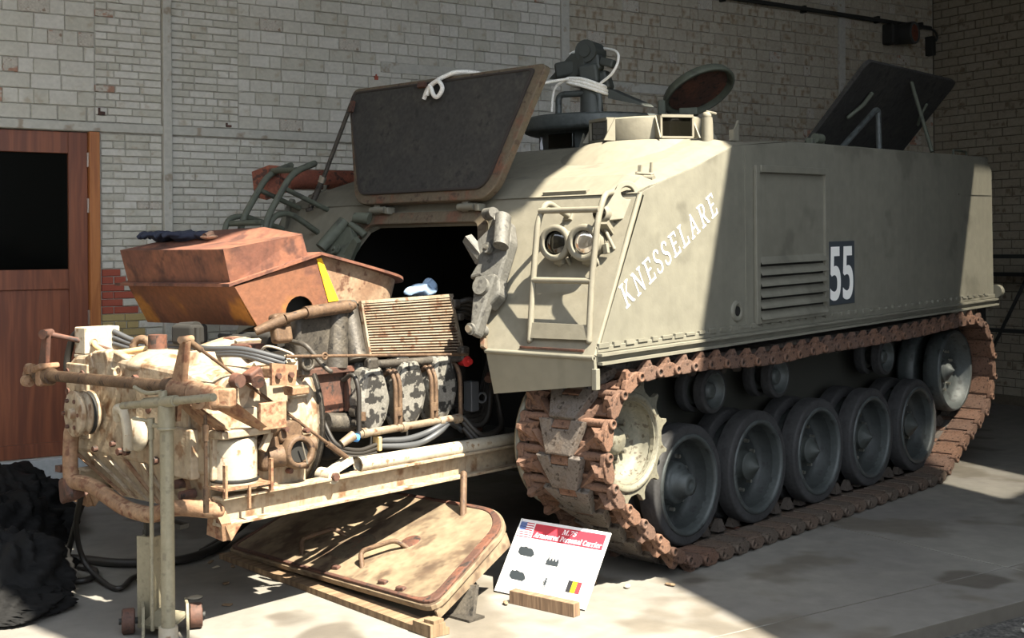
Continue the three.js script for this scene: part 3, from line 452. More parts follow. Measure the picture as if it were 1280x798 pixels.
// headlamp guards, lamps, horn lamps, towing pintles, lifting eyes (left, then mirrored on the right)
function mirror(gs) { return (Array.isArray(gs) ? gs.flat(3) : [gs]).map((g) => { g = clean(g); g.scale(-1, 1, 1); const p = g.attributes.position, n = g.attributes.normal; for (let i = 0; i < p.count; i += 3) for (const a of [p, n]) { const t = [a.getX(i), a.getY(i), a.getZ(i)]; a.setXYZ(i, a.getX(i + 2), a.getY(i + 2), a.getZ(i + 2)); a.setXYZ(i + 2, ...t); } return g; }); }
for (const s of [1, -1]) {
  const mm = (g) => (s > 0 ? g : mirror(g)), paint = s > 0 ? M.oliveDust : M.olive;
  const r = 0.0155;
  const guard = part('headlamp_guard', s > 0 ? [
    pipe([[0.992, 1.215, 2.35], [0.985, 1.5, 2.315], [0.99, 1.8, 2.28], [0.995, 1.9, 2.22], [0.994, 1.825, 2.04]], r, 10, 0.05),
    pipe([[1.357, 1.225, 2.345], [1.352, 1.5, 2.315], [1.365, 1.8, 2.28], [1.36, 1.92, 2.22], [1.245, 1.945, 1.985]], r, 10, 0.06),
    cyl([0.99, 1.85, 2.265], [1.365, 1.848, 2.265], r, r, 10), cyl([0.985, 1.508, 2.315], [1.352, 1.506, 2.315], r, r, 10),
    slab([[0.99, 1.225, 2.352], [1.357, 1.23, 2.352], [1.357, 1.3, 2.338], [0.99, 1.3, 2.338]], [0, 0, 0.008])] : [
    pipe([[-1.25, 1.5, 2.44], [-1.25, 1.83, 2.44], [-1.25, 2.14, 2.228], [-1.25, 2.2, 2.05]], 0.02, 10, 0.1), pipe([[-0.97, 1.5, 2.46], [-0.97, 1.83, 2.47], [-0.97, 2.135, 2.26], [-0.97, 2.195, 2.09]], 0.02, 10, 0.1),
    cyl([-1.25, 2.16, 2.19], [-0.97, 2.15, 2.23], 0.018, 0.018, 10), cyl([-1.3, 1.83, 2.5], [-0.97, 1.83, 2.48], 0.018, 0.018, 10),
    pipe([[-1.28, 1.7, 2.55], [-1.28, 1.86, 2.51], [-1.28, 1.88, 2.4], [-1.28, 1.8, 2.1]], 0.018, 10, 0.08), pipe([[-0.98, 1.7, 2.48], [-0.98, 1.88, 2.39], [-0.98, 1.89, 2.27], [-0.98, 1.775, 2.06]], 0.018, 10, 0.08),
    cyl([-1.25, 2.04, 2.3], [-1.24, 1.93, 1.99], 0.016, 0.016, 8), cyl([-0.97, 2.04, 2.33], [-0.97, 1.915, 1.99], 0.016, 0.016, 8)], s > 0 ? M.oliveDust : M.oliveDark, apc);  // far guard gets a darker olive that stands in for shade
  if (s > 0) part('guard_foot', bx(0.05, 0.05, 0.03, 0.995, 1.825, 2.035, -0.46, 0, 0, 0.006), paint, guard);
  if (s > 0) for (const [i, x] of [1.048, 1.228].entries()) {
    const dir = V(0.12, 0.05, 1).normalize(), c = V(x, 1.69, 2.2);
    const lamp = part('headlamp', [lathe([[0.035, -0.12], [0.06, -0.105], [0.072, -0.05], [0.075, 0.0], [0.088, 0.002], [0.092, 0.02], [0.088, 0.034], [0.07, 0.036], [0.06, 0.026]], c.toArray(), dir, 28), cyl([x - 0.02, 1.61, 2.16], [x - 0.02, 1.57, 2.14], 0.02), bx(0.06, 0.04, 0.06, x - 0.01, 1.605, 2.16, 0.2, 0, 0, 0.01), cyl([x + 0.03, 1.62, 2.17], [x + 0.05, 1.56, 2.14], 0.01), bx(0.03, 0.05, 0.02, x + 0.085, 1.66, 2.15, 0, 0, 0.2, 0.004)], M.oliveDust, apc, i ? 'headlamp with a bright silvered lens' : 'headlamp with a dark lens');
    part('lens', lathe([[0, 0.03], [0.03, 0.028], [0.05, 0.022], [0.064, 0.012]], c.toArray(), dir, 24), i ? M.lens : M.lensDark, lamp);
  }
  if (s > 0) {
    part('marker_lamp', [lathe([[0, -0.06], [0.035, -0.06], [0.045, -0.03], [0.045, 0.03], [0.035, 0.05], [0, 0.05]], [1.26, 1.83, 2.1], V(0.3, 0.1, 1), 20), bx(0.06, 0.05, 0.08, 1.265, 1.78, 2.08, -0.4, 0, 0, 0.01), pipe([[1.24, 1.8, 2.08], [1.3, 1.74, 2.13], [1.34, 1.66, 2.12]], 0.009, 6, 0.03), bx(0.05, 0.012, 0.09, 1.29, 1.76, 2.12, -0.6, 0.2, 0)], M.oliveDust, apc);
    part('marker_lens', disc([1.276, 1.835, 2.15], V(0.3, 0.1, 1), 0.034, 0.012), M.lensDark, apc);
  }
  // lifting eye: a thick ring plate on the shoulder
  { const az = V(0.78, 0.2, 0.6).normalize(), ax = V(0, 1, 0).cross(az).normalize(), ay = az.clone().cross(ax).normalize();
    const hole = new THREE.Path(); hole.absarc(0, 0, 0.034, 0, Math.PI * 2, true);
    const eye = [[-0.13, -0.05], [-0.1, -0.14], [0.0, -0.13], [0.062, -0.06]]; for (let i = 0; i <= 14; i++) { const a = -0.5 + i * (Math.PI + 0.2) / 14; eye.push([Math.cos(a) * 0.062, Math.sin(a) * 0.062]); }
    part('lifting_eye', mm(ext(eye, 0.03, [1.315, 1.93, 1.985], ax, ay, az, [hole], 0.004)), paint, hull); }
  part('hold_down_bracket', mm(sh([bx(0.1, 0.04, 0.03, 1.29, 2.06, 1.79, 0.3, 0, -0.1, 0.005), slab([[1.24, 2.06, 1.79], [1.26, 2.06, 1.79], [1.26, 2.12, 1.78], [1.24, 2.12, 1.78]], [0, 0, -0.012]), slab([[1.31, 2.055, 1.79], [1.33, 2.055, 1.79], [1.325, 2.13, 1.78], [1.315, 2.13, 1.78]], [0, 0, -0.012]), cyl([1.3, 2.05, 1.81], [1.36, 2.045, 1.81], 0.016)])), paint, hull);
  // towing shackle and track block clamped beside the opening
  { const lean = (gs) => (Array.isArray(gs) ? gs.flat(3) : [gs]).map((g) => { g = clean(g); const q = g.attributes.position; for (let i = 0; i < q.count; i++) q.setX(i, q.getX(i) - 0.215 - 0.24 * (q.getY(i) - 1.62)); return g; }); const o = gp(0, 1.62, 0.02);
    const plate = rpoly([[0.73, 0.1], [0.86, 0.22], [0.93, 0.22], [0.97, 0.1], [0.93, -0.12], [0.95, -0.2], [0.88, -0.28], [0.82, -0.22], [0.8, -0.1], [0.72, -0.12], [0.77, -0.02]], 0.02, 3);
    const hook = part('tow_coupling', mm(sh(lean([ext(plate, 0.07, o, [1, 0, 0], GT, GN, [], 0.012),
      cyl(gp(0.91, 1.83, 0.1), gp(0.955, 1.66, 0.13), 0.042, 0.04, 14), cyl(gp(0.75, 1.86, 0.06), gp(0.84, 1.85, 0.1), 0.035, 0.03, 12), cyl(gp(0.76, 1.78, 0.02), gp(0.86, 1.82, 0.09), 0.02),
      slab([gp(0.665, 1.69, 0.12), gp(0.7, 1.71, 0.14), gp(0.79, 1.625, 0.08), gp(0.79, 1.58, 0.06), gp(0.72, 1.6, 0.06)].map((p) => p), [0.01, 0.01, -0.04]),
      ext(rpoly([[0.79, -0.12], [0.93, -0.1], [0.9, -0.24], [0.86, -0.44], [0.82, -0.44]], 0.02, 3), 0.06, gp(0, 1.62, 0.06), [1, 0, 0], GT, GN, [], 0.012), cyl(gp(0.83, 1.28, 0.03), gp(0.83, 1.25, 0.13), 0.03), disc(gp(0.86, 1.46, 0.13), GN, 0.05, 0.02), disc(gp(0.845, 1.66, 0.11), GN, 0.03, 0.02)]))), s > 0 ? M.lugGrey : M.oliveDark, apc, s > 0 ? 'heavy grey cast towing coupling' : 'towing coupling in dark olive painted for shade');  // far coupling and its pins coloured darker for shade
    part('pin', mm(sh(lean(cyl(gp(0.83, 1.25, 0.13), gp(0.83, 1.245, 0.145), 0.018)))), s > 0 ? M.bolt : M.oliveDark, hook); part('pin', mm(sh(lean(cyl(gp(0.845, 1.66, 0.11), gp(0.845, 1.66, 0.135), 0.016, 0.012, 8)))), s > 0 ? M.bolt : M.oliveDark, hook); }
}
part('exhaust_pipe', [cyl([-1.32, 2.115, 2.12], [-1.3, 2.15, 0.6], 0.064, 0.064, 20), cyl([-1.32, 2.115, 2.08], [-1.32, 2.117, 2.0], 0.075, 0.075, 20), hexa([[-1.4, 2.0, 2.22], [-1.3, 1.98, 2.2], [-1.24, 2.04, 2.06], [-1.4, 2.04, 2.06]], [[-1.4, 2.16, 2.24], [-1.3, 2.2, 2.18], [-1.24, 2.19, 2.06], [-1.4, 2.19, 2.06]])], M.pipeRust, apc, 'rusty brown exhaust pipe with a cut-off mouth');
// rear roof hatch propped up, its rods and the grab rail
{
  const leaf = part('roof_hatch', [ext(rpoly([[-2.53, 0], [-1.02, 0], [-1.02, 0.76], [-2.53, 0.76]], 0.07), 0.035, [0.66, 2.36, 0], [0, 0, 1], V(0.66, 0.75, 0).normalize(), V(-0.75, 0.66, 0).normalize(), [], 0.006)], M.hatchInner, apc, 'dark roof hatch leaning half open');
  part('hatch_latch', pipe([[1.04, 2.74, -1.3], [0.98, 2.66, -1.28], [0.9, 2.58, -1.22]], 0.016, 8, 0.03), M.oliveDark, leaf); part('hatch_latch', [pipe([[1.03, 2.74, -2.25], [0.98, 2.66, -2.25], [0.94, 2.6, -2.3]], 0.012, 8, 0.03)], M.oliveDark, leaf);
  part('hatch_prop', cyl([1.34, 2.33, -1.62], [1.12, 2.86, -1.78], 0.014), M.oliveDark, apc);
  part('grab_rail', pipe([[1.33, 2.29, -0.28], [1.33, 2.56, -0.75], [1.33, 2.56, -0.79], [1.33, 2.3, -0.8]], 0.019, 10, 0.07), M.wheelSteel, apc);
  part('roof_lug', [bx(0.05, 0.06, 0.16, 1.28, 2.3, -0.02, 0, 0, 0, 0.01), cyl([1.3, 2.33, 0.02], [1.3, 2.33, -0.06], 0.03)], M.oliveDark, hull);
  part('roof_strip', bx(0.3, 0.02, 1.5, 0.9, 2.345, -1.75), M.oliveDark, hull);
  part('roof_handle', pipe([[1.33, 2.33, -2.02], [1.33, 2.365, -2.02], [1.33, 2.365, -2.26], [1.33, 2.33, -2.26]], 0.008, 6, 0.01), M.oliveDark, hull);
  part('rear_lamp', bx(0.08, 0.2, 0.09, 1.3, 2.2, -2.64, 0, 0, 0, 0.03), M.olive, hull);
  part('rear_reflector', disc([1.41, 1.31, -2.63], [0, 0, 1], 0.05, 0.06), M.olive, hull);
}
// wheels. local axis = +X outwards
const wheelGeo = {
  tyre: lathe([[0.262, 0.0], [0.31, 0.0], [0.324, 0.012], [0.324, 0.098], [0.31, 0.11], [0.262, 0.108], [0.255, 0.09], [0.255, 0.02], [0.262, 0.0]], [0, 0, 0], [1, 0, 0], 48),
  rim: lathe([[0.272, 0.1], [0.272, 0.113], [0.262, 0.119], [0.248, 0.115], [0.243, 0.1], [0.241, 0.06]], [0, 0, 0], [1, 0, 0], 48),
  disc: [lathe([[0.242, 0.07], [0.238, -0.01], [0.2, -0.035], [0.1, -0.045], [0.05, -0.045]], [0, 0, 0], [1, 0, 0], 48), lathe([[0.268, 0.112], [0.272, 0.1], [0.27, 0.0]], [0, 0, 0], [1, 0, 0], 40)],
  hub: lathe([[0.12, -0.045], [0.115, -0.01], [0.085, 0.0], [0.08, 0.04], [0.084, 0.045], [0.08, 0.055], [0.055, 0.062], [0.045, 0.08], [0.0, 0.115]], [0, 0, 0], [1, 0, 0], 24),
  hubBig: lathe([[0.12, -0.045], [0.115, 0.03], [0.1, 0.045], [0.08, 0.05], [0.078, 0.075], [0.062, 0.08], [0.058, 0.115], [0.028, 0.12], [0.026, 0.105], [0, 0.105]], [0, 0, 0], [1, 0, 0], 28),
  nut: cyl([-0.045, 0, 0], [-0.002, 0, 0], 0.013, 0.011, 6),
  idler: [lathe([[0.3, 0.11], [0.29, 0.13], [0.275, 0.12], [0.26, 0.04], [0.18, 0.02], [0.1, 0.0]], [0, 0, 0], [1, 0, 0], 44), lathe([[0.3, 0.11], [0.305, 0.06], [0.3, 0.0], [0.26, 0.0]], [0, 0, 0], [1, 0, 0], 44)],
};
for (const k of Object.keys(wheelGeo)) wheelGeo[k] = join(wheelGeo[k]);
function put(name, geo, mat, parent, p, sx = 1) { const m = new THREE.Mesh(geo, mat); m.name = name; m.position.set(...p); if (sx < 0) m.rotation.y = Math.PI; m.castShadow = m.receiveShadow = true; parent.add(m); return m; }
const nuts = (w, dx) => { for (let i = 0; i < 10; i++) { const a = i * Math.PI / 5 + 0.2; put('wheel_nut', wheelGeo.nut, M.bolt, w, [dx, Math.sin(a) * 0.15, Math.cos(a) * 0.15]); } };
const wz = [1.375, 0.662, -0.067, -0.79, -1.51], trackX = 1.175;
wz.forEach((z, i) => {
  for (const [x, s] of [[1.16, 1], [1.09, -1]]) {
    const w = put('road_wheel', wheelGeo.tyre, M.rubber, apc, [x, 0.392, z], s); w.userData.label = s > 0 ? 'outer road wheel with black rubber tyre' : 'inner road wheel behind it';
    put('wheel_disc', wheelGeo.disc, M.wheelDishShade, w, [0, 0, 0]); put('wheel_rim', wheelGeo.rim, M.wheelSteel, w, [0, 0, 0]);
    if (s > 0) { put('hub', i ? wheelGeo.hub : wheelGeo.hubBig, i ? M.gunDark : M.wheelSteel, w, [0, 0, 0]); nuts(w, 0); }
  }
  part('road_arm', [cyl([0.86, 0.52, z + 0.3], [1.0, 0.5, z + 0.28], 0.06), hexa([[0.92, 0.36, z - 0.05], [0.98, 0.36, z - 0.05], [0.98, 0.46, z + 0.34], [0.92, 0.46, z + 0.34]], [[0.92, 0.46, z - 0.05], [0.98, 0.46, z - 0.05], [0.98, 0.58, z + 0.3], [0.92, 0.58, z + 0.3]]), cyl([0.94, 0.392, z], [1.17, 0.392, z], 0.045)], M.oliveDark, apc);
});
for (const [y, z] of [[0.86, 1.03], [0.88, 0.31], [0.9, -1.15]]) for (const [x, s] of [[1.14, 1], [1.09, -1]]) {
  const g = join([lathe([[0.1, 0.0], [0.122, 0.004], [0.128, 0.014], [0.128, 0.06], [0.12, 0.07], [0.1, 0.07]], [0, 0, 0], [1, 0, 0], 28)]);
  const w = put('return_roller', g, M.rubber, apc, [x, y, z], s); put('roller_disc', join([lathe([[0.104, 0.072], [0.094, 0.07], [0.085, 0.02], [0.05, 0.015], [0.045, 0.05], [0.03, 0.06], [0, 0.062]], [0, 0, 0], [1, 0, 0], 24)]), M.wheelSteel, w, [0, 0, 0]);
}
{ // idler at the rear
  for (const [x, s] of [[1.18, 1], [1.1, -1]]) { const w = put('idler_wheel', wheelGeo.idler, M.wheelSteel, apc, [x, 0.735, -2.1], s); put('hub', wheelGeo.hub, M.wheelSteel, w, [0.0, 0, 0]); if (s > 0) nuts(w, 0.04); }
  part('idler_arm', cyl([0.86, 0.735, -2.1], [1.2, 0.735, -2.1], 0.06), M.oliveDark, apc);
}
const SPC = [0.695, 1.965]; // sprocket centre y, z
{
  const teeth = 13; const pts = []; for (let i = 0; i < teeth; i++) { const a0 = i / teeth * Math.PI * 2; const st = Math.PI * 2 / teeth; for (const [f, r] of [[0.0, 0.27], [0.2, 0.272], [0.36, 0.29], [0.45, 0.325], [0.55, 0.325], [0.64, 0.29], [0.8, 0.272]]) { const a = a0 + f * st; pts.push([Math.cos(a) * r, Math.sin(a) * r]); } }
  const hole = new THREE.Path(); hole.absarc(0, 0, 0.205, 0, Math.PI * 2, true);
  for (const [x, s] of [[1.3, 1], [1.05, -1]]) {
    const sp = put('sprocket', join([ext(pts, 0.028, [-0.014, 0, 0], [0, 0, -1], [0, 1, 0], [1, 0, 0], [hole], 0.003), lathe([[0.25, 0.014], [0.242, 0.026], [0.214, 0.026], [0.205, -0.05], [0.18, -0.1], [0.08, -0.125], [0, -0.125]], [0, 0, 0], [1, 0, 0], 40)]), M.sprocket, apc, [x, SPC[0], SPC[1]], s);
    if (s > 0) { put('sprocket_hub', join([lathe([[0.075, -0.115], [0.07, -0.07], [0.05, -0.05], [0.0, -0.045]], [0, 0, 0], [1, 0, 0], 20)]), M.sprocket, sp, [0, 0, 0]); for (let i = 0; i < 9; i++) { const a = i * Math.PI * 2 / 9 + 0.3; put('sprocket_bolt', wheelGeo.nut, M.bolt, sp, [-0.08, Math.sin(a) * 0.11, Math.cos(a) * 0.11]); } }
  }
  part('final_drive', [cyl([0.7, SPC[0], SPC[1]], [1.1, SPC[0], SPC[1]], 0.15, 0.12, 24), ring([0.885, SPC[0], SPC[1]], [1, 0, 0], 0.36, 0.012, 40), lathe([[0.2, 0], [0.37, 0.0], [0.375, 0.02], [0.2, 0.03]], [0.87, SPC[0], SPC[1]], [1, 0, 0], 40)], M.oliveDust, apc);
}
// track link: x across, y outwards, z along the run
function linkGeo(variant) {
  const r = rng(70 + variant); const parts = [], col = (g, c) => { g = clean(g); const n = g.attributes.position.count, a = new Float32Array(n * 3); for (let i = 0; i < n; i++) { const k = 0.85 + 0.3 * vnoise(g.attributes.position.getX(i) * 40 + variant * 9, g.attributes.position.getZ(i) * 40, 512, 512, 3); a[i * 3] = c[0] * k; a[i * 3 + 1] = c[1] * k; a[i * 3 + 2] = c[2] * k; } g.setAttribute('color', new THREE.BufferAttribute(a, 3)); parts.push(g); };
  const rust = [[0.125, 0.07, 0.046], [0.108, 0.064, 0.045], [0.145, 0.08, 0.051], [0.085, 0.066, 0.05], [0.1, 0.07, 0.05]][variant], pad = [[0.11, 0.095, 0.082], [0.095, 0.085, 0.075], [0.12, 0.1, 0.083], [0.08, 0.07, 0.06], [0.08, 0.07, 0.06]][variant];
  const p = 0.0775;
  col(ext([[-0.14, -0.075], [-0.062, -0.078], [-0.05, -0.03], [0.05, -0.03], [0.062, -0.078], [0.14, -0.075], [0.12, -0.02], [0.076, 0.095], [-0.076, 0.095], [-0.12, -0.02]], 0.05, [0, 0.05, 0], [1, 0, 0], [0, 0, 1], [0, -1, 0], [], 0.008), pad);
  col(bx(0.11, 0.03, 0.05, 0, 0.012, 0.115, 0, 0, 0, 0.006), rust);
  for (const s of [1, -1]) {
    col(cyl([s * 0.1, 0, -p], [s * 0.27, 0, -p], 0.021, 0.021, 12), rust);            // pin tube
    col(between(bx(0.03, 1, 0.034, 0, 0, 0).scale(1, Math.hypot(0.17, 0.15), 1), [s * 0.085, 0.004, 0.085], [s * 0.255, 0.004, -0.07]), rust); // diagonal rib
    col(bx(0.17, 0.022, 0.03, s * 0.175, 0.0, 0.03, 0, 0, 0, 0.004), rust);
    col(bx(0.16, 0.012, 0.13, s * 0.16, -0.022, 0.0, 0, 0, 0, 0.003), rust);           // inner web
    const ear = rpoly([[-0.1, -0.018], [-0.1, 0.018], [-0.05, 0.04], [0.02, 0.04], [0.052, 0.014], [0.052, -0.012], [0.02, -0.03], [-0.05, -0.028]], 0.008, 2);
    col(hexa([[s * 0.16, 0.01, -0.055], [s * 0.262, 0.02, -0.055], [s * 0.262, 0.02, 0.02], [s * 0.2, 0.01, 0.03]], [[s * 0.235, 0.075, -0.03], [s * 0.255, 0.075, -0.03], [s * 0.255, 0.075, -0.01], [s * 0.235, 0.075, -0.01]]), rust);
    col(ext(ear, 0.03, [s * 0.255 + 0.015, 0, 0], [0, 0, 1], [0, 1, 0], [-1, 0, 0], [], 0.004), rust);
    col(lathe([[0.012, -0.02], [0.012, 0.014], [0.022, 0.014], [0.025, 0.008], [0.025, -0.01]], [s * 0.272, 0, -p], [s, 0, 0], 12), rust);
    col(cyl([s * 0.272, 0, -p], [s * 0.28, 0, -p], 0.012, 0.012, 8), [0.06, 0.045, 0.035]);
  }
  col(hexa([[-0.03, -0.02, -0.04], [0.03, -0.02, -0.04], [0.03, -0.02, 0.04], [-0.03, -0.02, 0.04]], [[-0.012, -0.085, -0.015], [0.012, -0.085, -0.015], [0.012, -0.085, 0.02], [-0.012, -0.085, 0.02]]), [0.06, 0.048, 0.038]);
  return boxUV(mergeGeometries(parts));
}
const linkG = [0, 1, 2, 3, 4].map(linkGeo);
{
  // pin line (z, y), travelling forward along the top, down the front, back along the ground and up the rear
  const path = []; const arc = (c, rad, a0, a1, n) => { for (let i = 0; i <= n; i++) { const a = a0 + (a1 - a0) * i / n; path.push([c[1] + Math.cos(a) * rad, c[0] + Math.sin(a) * rad]); } };
  path.push([-1.9, 1.108], [-1.15, 1.075], [-0.4, 1.058], [0.31, 1.05], [0.7, 1.03], [1.03, 1.035], [1.5, 1.05]);
  arc(SPC, 0.345, Math.PI / 2 - 0.02, -0.85, 16);
  path.push([2.06, 0.335], [1.9, 0.215], [1.76, 0.125], [1.62, 0.066], [1.47, 0.043], [1.3, 0.042], [0.66, 0.042], [-0.07, 0.042], [-0.79, 0.042], [-1.42, 0.042], [-1.56, 0.06], [-1.7, 0.125], [-1.95, 0.25]);
  arc([0.735, -2.1], 0.375, -2.0, -Math.PI * 1.5, 16);
  const c = new THREE.CatmullRomCurve3(path.map((q) => V(0, q[1], q[0])), true, 'centripetal'); c.arcLengthDivisions = 2000;
  const L = c.getLength(), n = Math.round(L / 0.155);
  for (const s of [1]) {
    const track = part('track', cyl([trackX - 0.1, 0.05, 0.8], [trackX + 0.1, 0.05, 0.8], 0.012, 0.012, 8), M.rustDark, apc, 'rusty steel track of hinged links');
    for (let i = 0; i < n; i++) {
      const t = i / n, p0 = c.getPointAt(t), tan = c.getPointAt((t + 0.004) % 1).sub(c.getPointAt((t - 0.004 + 1) % 1)).normalize();
      const out = V(0, tan.z, -tan.y).multiplyScalar(1); // left of travel when seen from +X: outwards
      const m = new THREE.Mesh(linkG[p0.y < 0.07 && p0.z < 1.35 ? 3 + (i % 2) : (i * 7 + (i >> 2)) % 3], M.track); m.name = 'track_link'; m.castShadow = m.receiveShadow = true;
      m.applyMatrix4(new THREE.Matrix4().makeBasis(V(1, 0, 0), out, tan).setPosition(s * trackX, p0.y, p0.z)); track.add(m);
    }
  }
}

// ------------------------------------------------------------------ transmission pulled out in front of the carrier
const tr = thing('transmission', 'cream painted transmission casing with pulley and rusty linkage shaft, in front of the engine', 'transmission', [0, 0.5, 3.6]);
{
  const front = rpoly([[-0.77, 0.69], [-0.75, 1.1], [-0.66, 1.16], [-0.4, 1.17], [0.0, 1.15], [0.3, 1.13], [0.44, 1.08], [0.45, 0.69]], 0.03, 3);
  const house = part('housing', [ext(front, 0.45, [0, 0, 3.4], [1, 0, 0], [0, 1, 0], [0, 0, 1], [], 0.02),
    hexa([[-0.76, 0.7, 3.84], [0.44, 0.7, 3.84], [0.44, 0.7, 3.42], [-0.76, 0.7, 3.42]], [[-0.34, 0.5, 3.79], [0.42, 0.51, 3.8], [0.42, 0.53, 3.42], [-0.34, 0.5, 3.42]]),
    cyl([0.1, 1.1, 3.62], [0.1, 1.2, 3.62], 0.11, 0.07, 18), cyl([0.2, 1.06, 3.72], [0.47, 1.04, 3.72], 0.1, 0.08, 20), bumpy(new THREE.SphereGeometry(1, 24, 16).scale(0.2, 0.07, 0.2).translate(-0.12, 1.13, 3.66), 0.02, 8, 6)], M.cream, tr);
  part('bell_housing', [lathe([[0.0, 0.42], [0.3, 0.4], [0.37, 0.33], [0.4, 0.2], [0.41, 0.05], [0.43, 0.045], [0.435, 0.0], [0.0, 0.0]], [0, 0.85, 3.21], [0, 0, 1], 44), ...Array.from({ length: 5 }, (_, i) => { const a = -0.5 + i * 0.42; return bx(0.02, 0.05, 0.26, Math.cos(a) * 0.4, 0.85 + Math.sin(a) * 0.4, 3.36, 0, 0, a + Math.PI / 2); })], M.cream, tr);
  part('bell_flange', [lathe([[0.3, 0], [0.445, 0], [0.445, 0.025], [0.3, 0.025]], [0, 0.85, 3.19], [0, 0, 1], 44)], M.engineGrey, tr);
  for (let i = 0; i < 7; i++) part('casting_rib', slab([[-0.7 + i * 0.16, 0.695, 3.84], [-0.685 + i * 0.16, 0.695, 3.84], [-0.29 + i * 0.1, 0.51, 3.79], [-0.305 + i * 0.1, 0.51, 3.79]], [0, 0.0, 0.022]), i % 3 ? M.cream : M.creamRust, tr);
  part('side_pad', [bx(0.03, 0.3, 0.24, 0.46, 0.82, 3.72, 0, 0, 0, 0.01), bx(0.025, 0.2, 0.18, 0.46, 0.62, 3.42, 0, 0, 0, 0.008)], M.cream, tr);
  part('front_pad', [bx(0.2, 0.36, 0.02, -0.62, 0.94, 3.855, 0, 0, 0, 0.006), bx(0.42, 0.2, 0.02, 0.12, 0.98, 3.855, 0, 0, 0, 0.006), bx(0.16, 0.22, 0.05, 0.3, 0.78, 3.86, 0, 0, 0, 0.01)], M.cream, tr);
  const spots = [[-0.7, 1.08], [-0.7, 0.98], [-0.7, 0.86], [-0.62, 0.82], [-0.58, 0.79], [-0.56, 1.07], [-0.3, 0.76], [-0.24, 0.73], [-0.18, 0.74], [-0.12, 0.77], [-0.1, 1.08], [0.02, 0.95], [-0.2, 1.06], [0.22, 1.0], [0.16, 0.9], [-0.46, 0.72], [0.06, 0.72], [-0.66, 0.74]];
  spots.forEach(([x, y], i) => part('bolt', bolts([[x, y, 3.85]], [0, 0, 1], 0.014 + 0.004 * (i % 3), 0.022), M.rustDark, house));
  for (let i = 0; i < 4; i++) part('stud', [cyl([0.2 + i * 0.06, 0.68 - i * 0.04, 3.83], [0.2 + i * 0.06, 0.68 - i * 0.04, 3.9], 0.022, 0.02, 10), disc([0.2 + i * 0.06, 0.68 - i * 0.04, 3.9], [0, 0, 1], 0.014, 0.012)], M.rustDark, house);
  const pul = part('pulley', [lathe([[0.0, 0.0], [0.07, 0.0], [0.09, 0.01], [0.105, 0.02], [0.105, 0.028], [0.088, 0.036], [0.088, 0.044], [0.105, 0.052], [0.105, 0.062], [0.09, 0.07], [0.09, 0.08], [0.108, 0.09], [0.108, 0.11], [0.1, 0.115], [0.06, 0.118], [0.05, 0.11], [0.0, 0.11]], [-0.44, 0.9, 3.865], V(-0.12, 0, 1), 36), cyl([-0.45, 0.9, 3.97], [-0.455, 0.9, 3.995], 0.03, 0.024, 12)], M.cream, tr, 'cream belt pulley with dark grooves');
  part('pulley_groove', [lathe([[0.09, 0.026], [0.102, 0.03], [0.102, 0.05], [0.09, 0.054]], [-0.44, 0.9, 3.865], V(-0.12, 0, 1), 36)], M.black, pul);
  for (let i = 0; i < 6; i++) { const a = i * 1.05; part('pulley_bolt', bolts([[-0.455 + Math.cos(a) * 0.07, 0.9 + Math.sin(a) * 0.07, 3.98]], [0, 0, 1], 0.01, 0.012), M.rustDark, pul); }
  part('handwheel', [lathe([[0, 0], [0.07, 0.0], [0.08, 0.015], [0.07, 0.04], [0.02, 0.05], [0, 0.05]], [-0.06, 0.83, 3.86], [0, 0, 1], 24), tube([[-0.13, 0.9, 3.93], [-0.1, 0.95, 3.95], [-0.05, 0.94, 3.95], [-0.02, 0.85, 3.95], [-0.03, 0.77, 3.94]], 0.023, 10, 24)], M.white, tr, 'arched white cast handle on the front');
  // vertical pump with its shelf and stand
  const pump = part('pump', [lathe([[0, 0], [0.105, 0.0], [0.105, 0.03], [0.1, 0.04], [0.1, 0.2], [0.09, 0.22], [0, 0.22]], [0.46, 0.63, 3.72], [0, 1, 0], 28)], M.white, tr, 'white cylindrical pump body');
  part('pump_shelf', [bx(0.12, 0.035, 0.26, 0.5, 0.875, 3.72, 0, 0, 0, 0.008), bx(0.03, 0.09, 0.03, 0.53, 0.82, 3.6, -0.5, 0, 0, 0.005)], M.cream, pump);
  part('pump_band', [lathe([[0.106, 0], [0.11, 0.008], [0.106, 0.016]], [0.46, 0.66, 3.72], [0, 1, 0], 28)], M.black, pump);
  part('pump_stand', [bx(0.1, 0.012, 0.26, 0.52, 0.645, 3.72), bx(0.02, 0.14, 0.012, 0.565, 0.68, 3.84), bx(0.02, 0.14, 0.012, 0.565, 0.68, 3.6), bx(0.012, 0.1, 0.012, 0.57, 0.6, 3.72)], M.creamRust, pump);
  // strainer with its round open mouth
  const st = part('strainer', [lathe([[0.035, 0], [0.075, 0.0], [0.08, 0.02], [0.075, 0.06], [0.055, 0.065], [0.05, 0.05], [0.045, 0.0]], [0.5, 0.75, 3.42], V(1, 0.08, 0.12), 32), cyl([0.48, 0.74, 3.56], [0.5, 0.74, 3.48], 0.045, 0.05, 16), cyl([0.48, 0.77, 3.36], [0.5, 0.77, 3.3], 0.04, 0.035, 14), bx(0.08, 0.1, 0.14, 0.46, 0.84, 3.43, 0, 0.1, 0.2, 0.02), bx(0.08, 0.16, 0.12, 0.46, 0.76, 3.54, 0.2, 0, 0.1, 0.03), lathe([[0, 0], [0.06, 0], [0.07, 0.02], [0.05, 0.05], [0, 0.06]], [0.45, 0.89, 3.53], V(1, 0.3, 0.2), 20)], M.brownPipe, tr, 'brown oily strainer with an open round mouth');
  part('strainer_mouth', [disc([0.535, 0.753, 3.424], V(1, 0.08, 0.12), 0.047, 0.01)], M.black, st);
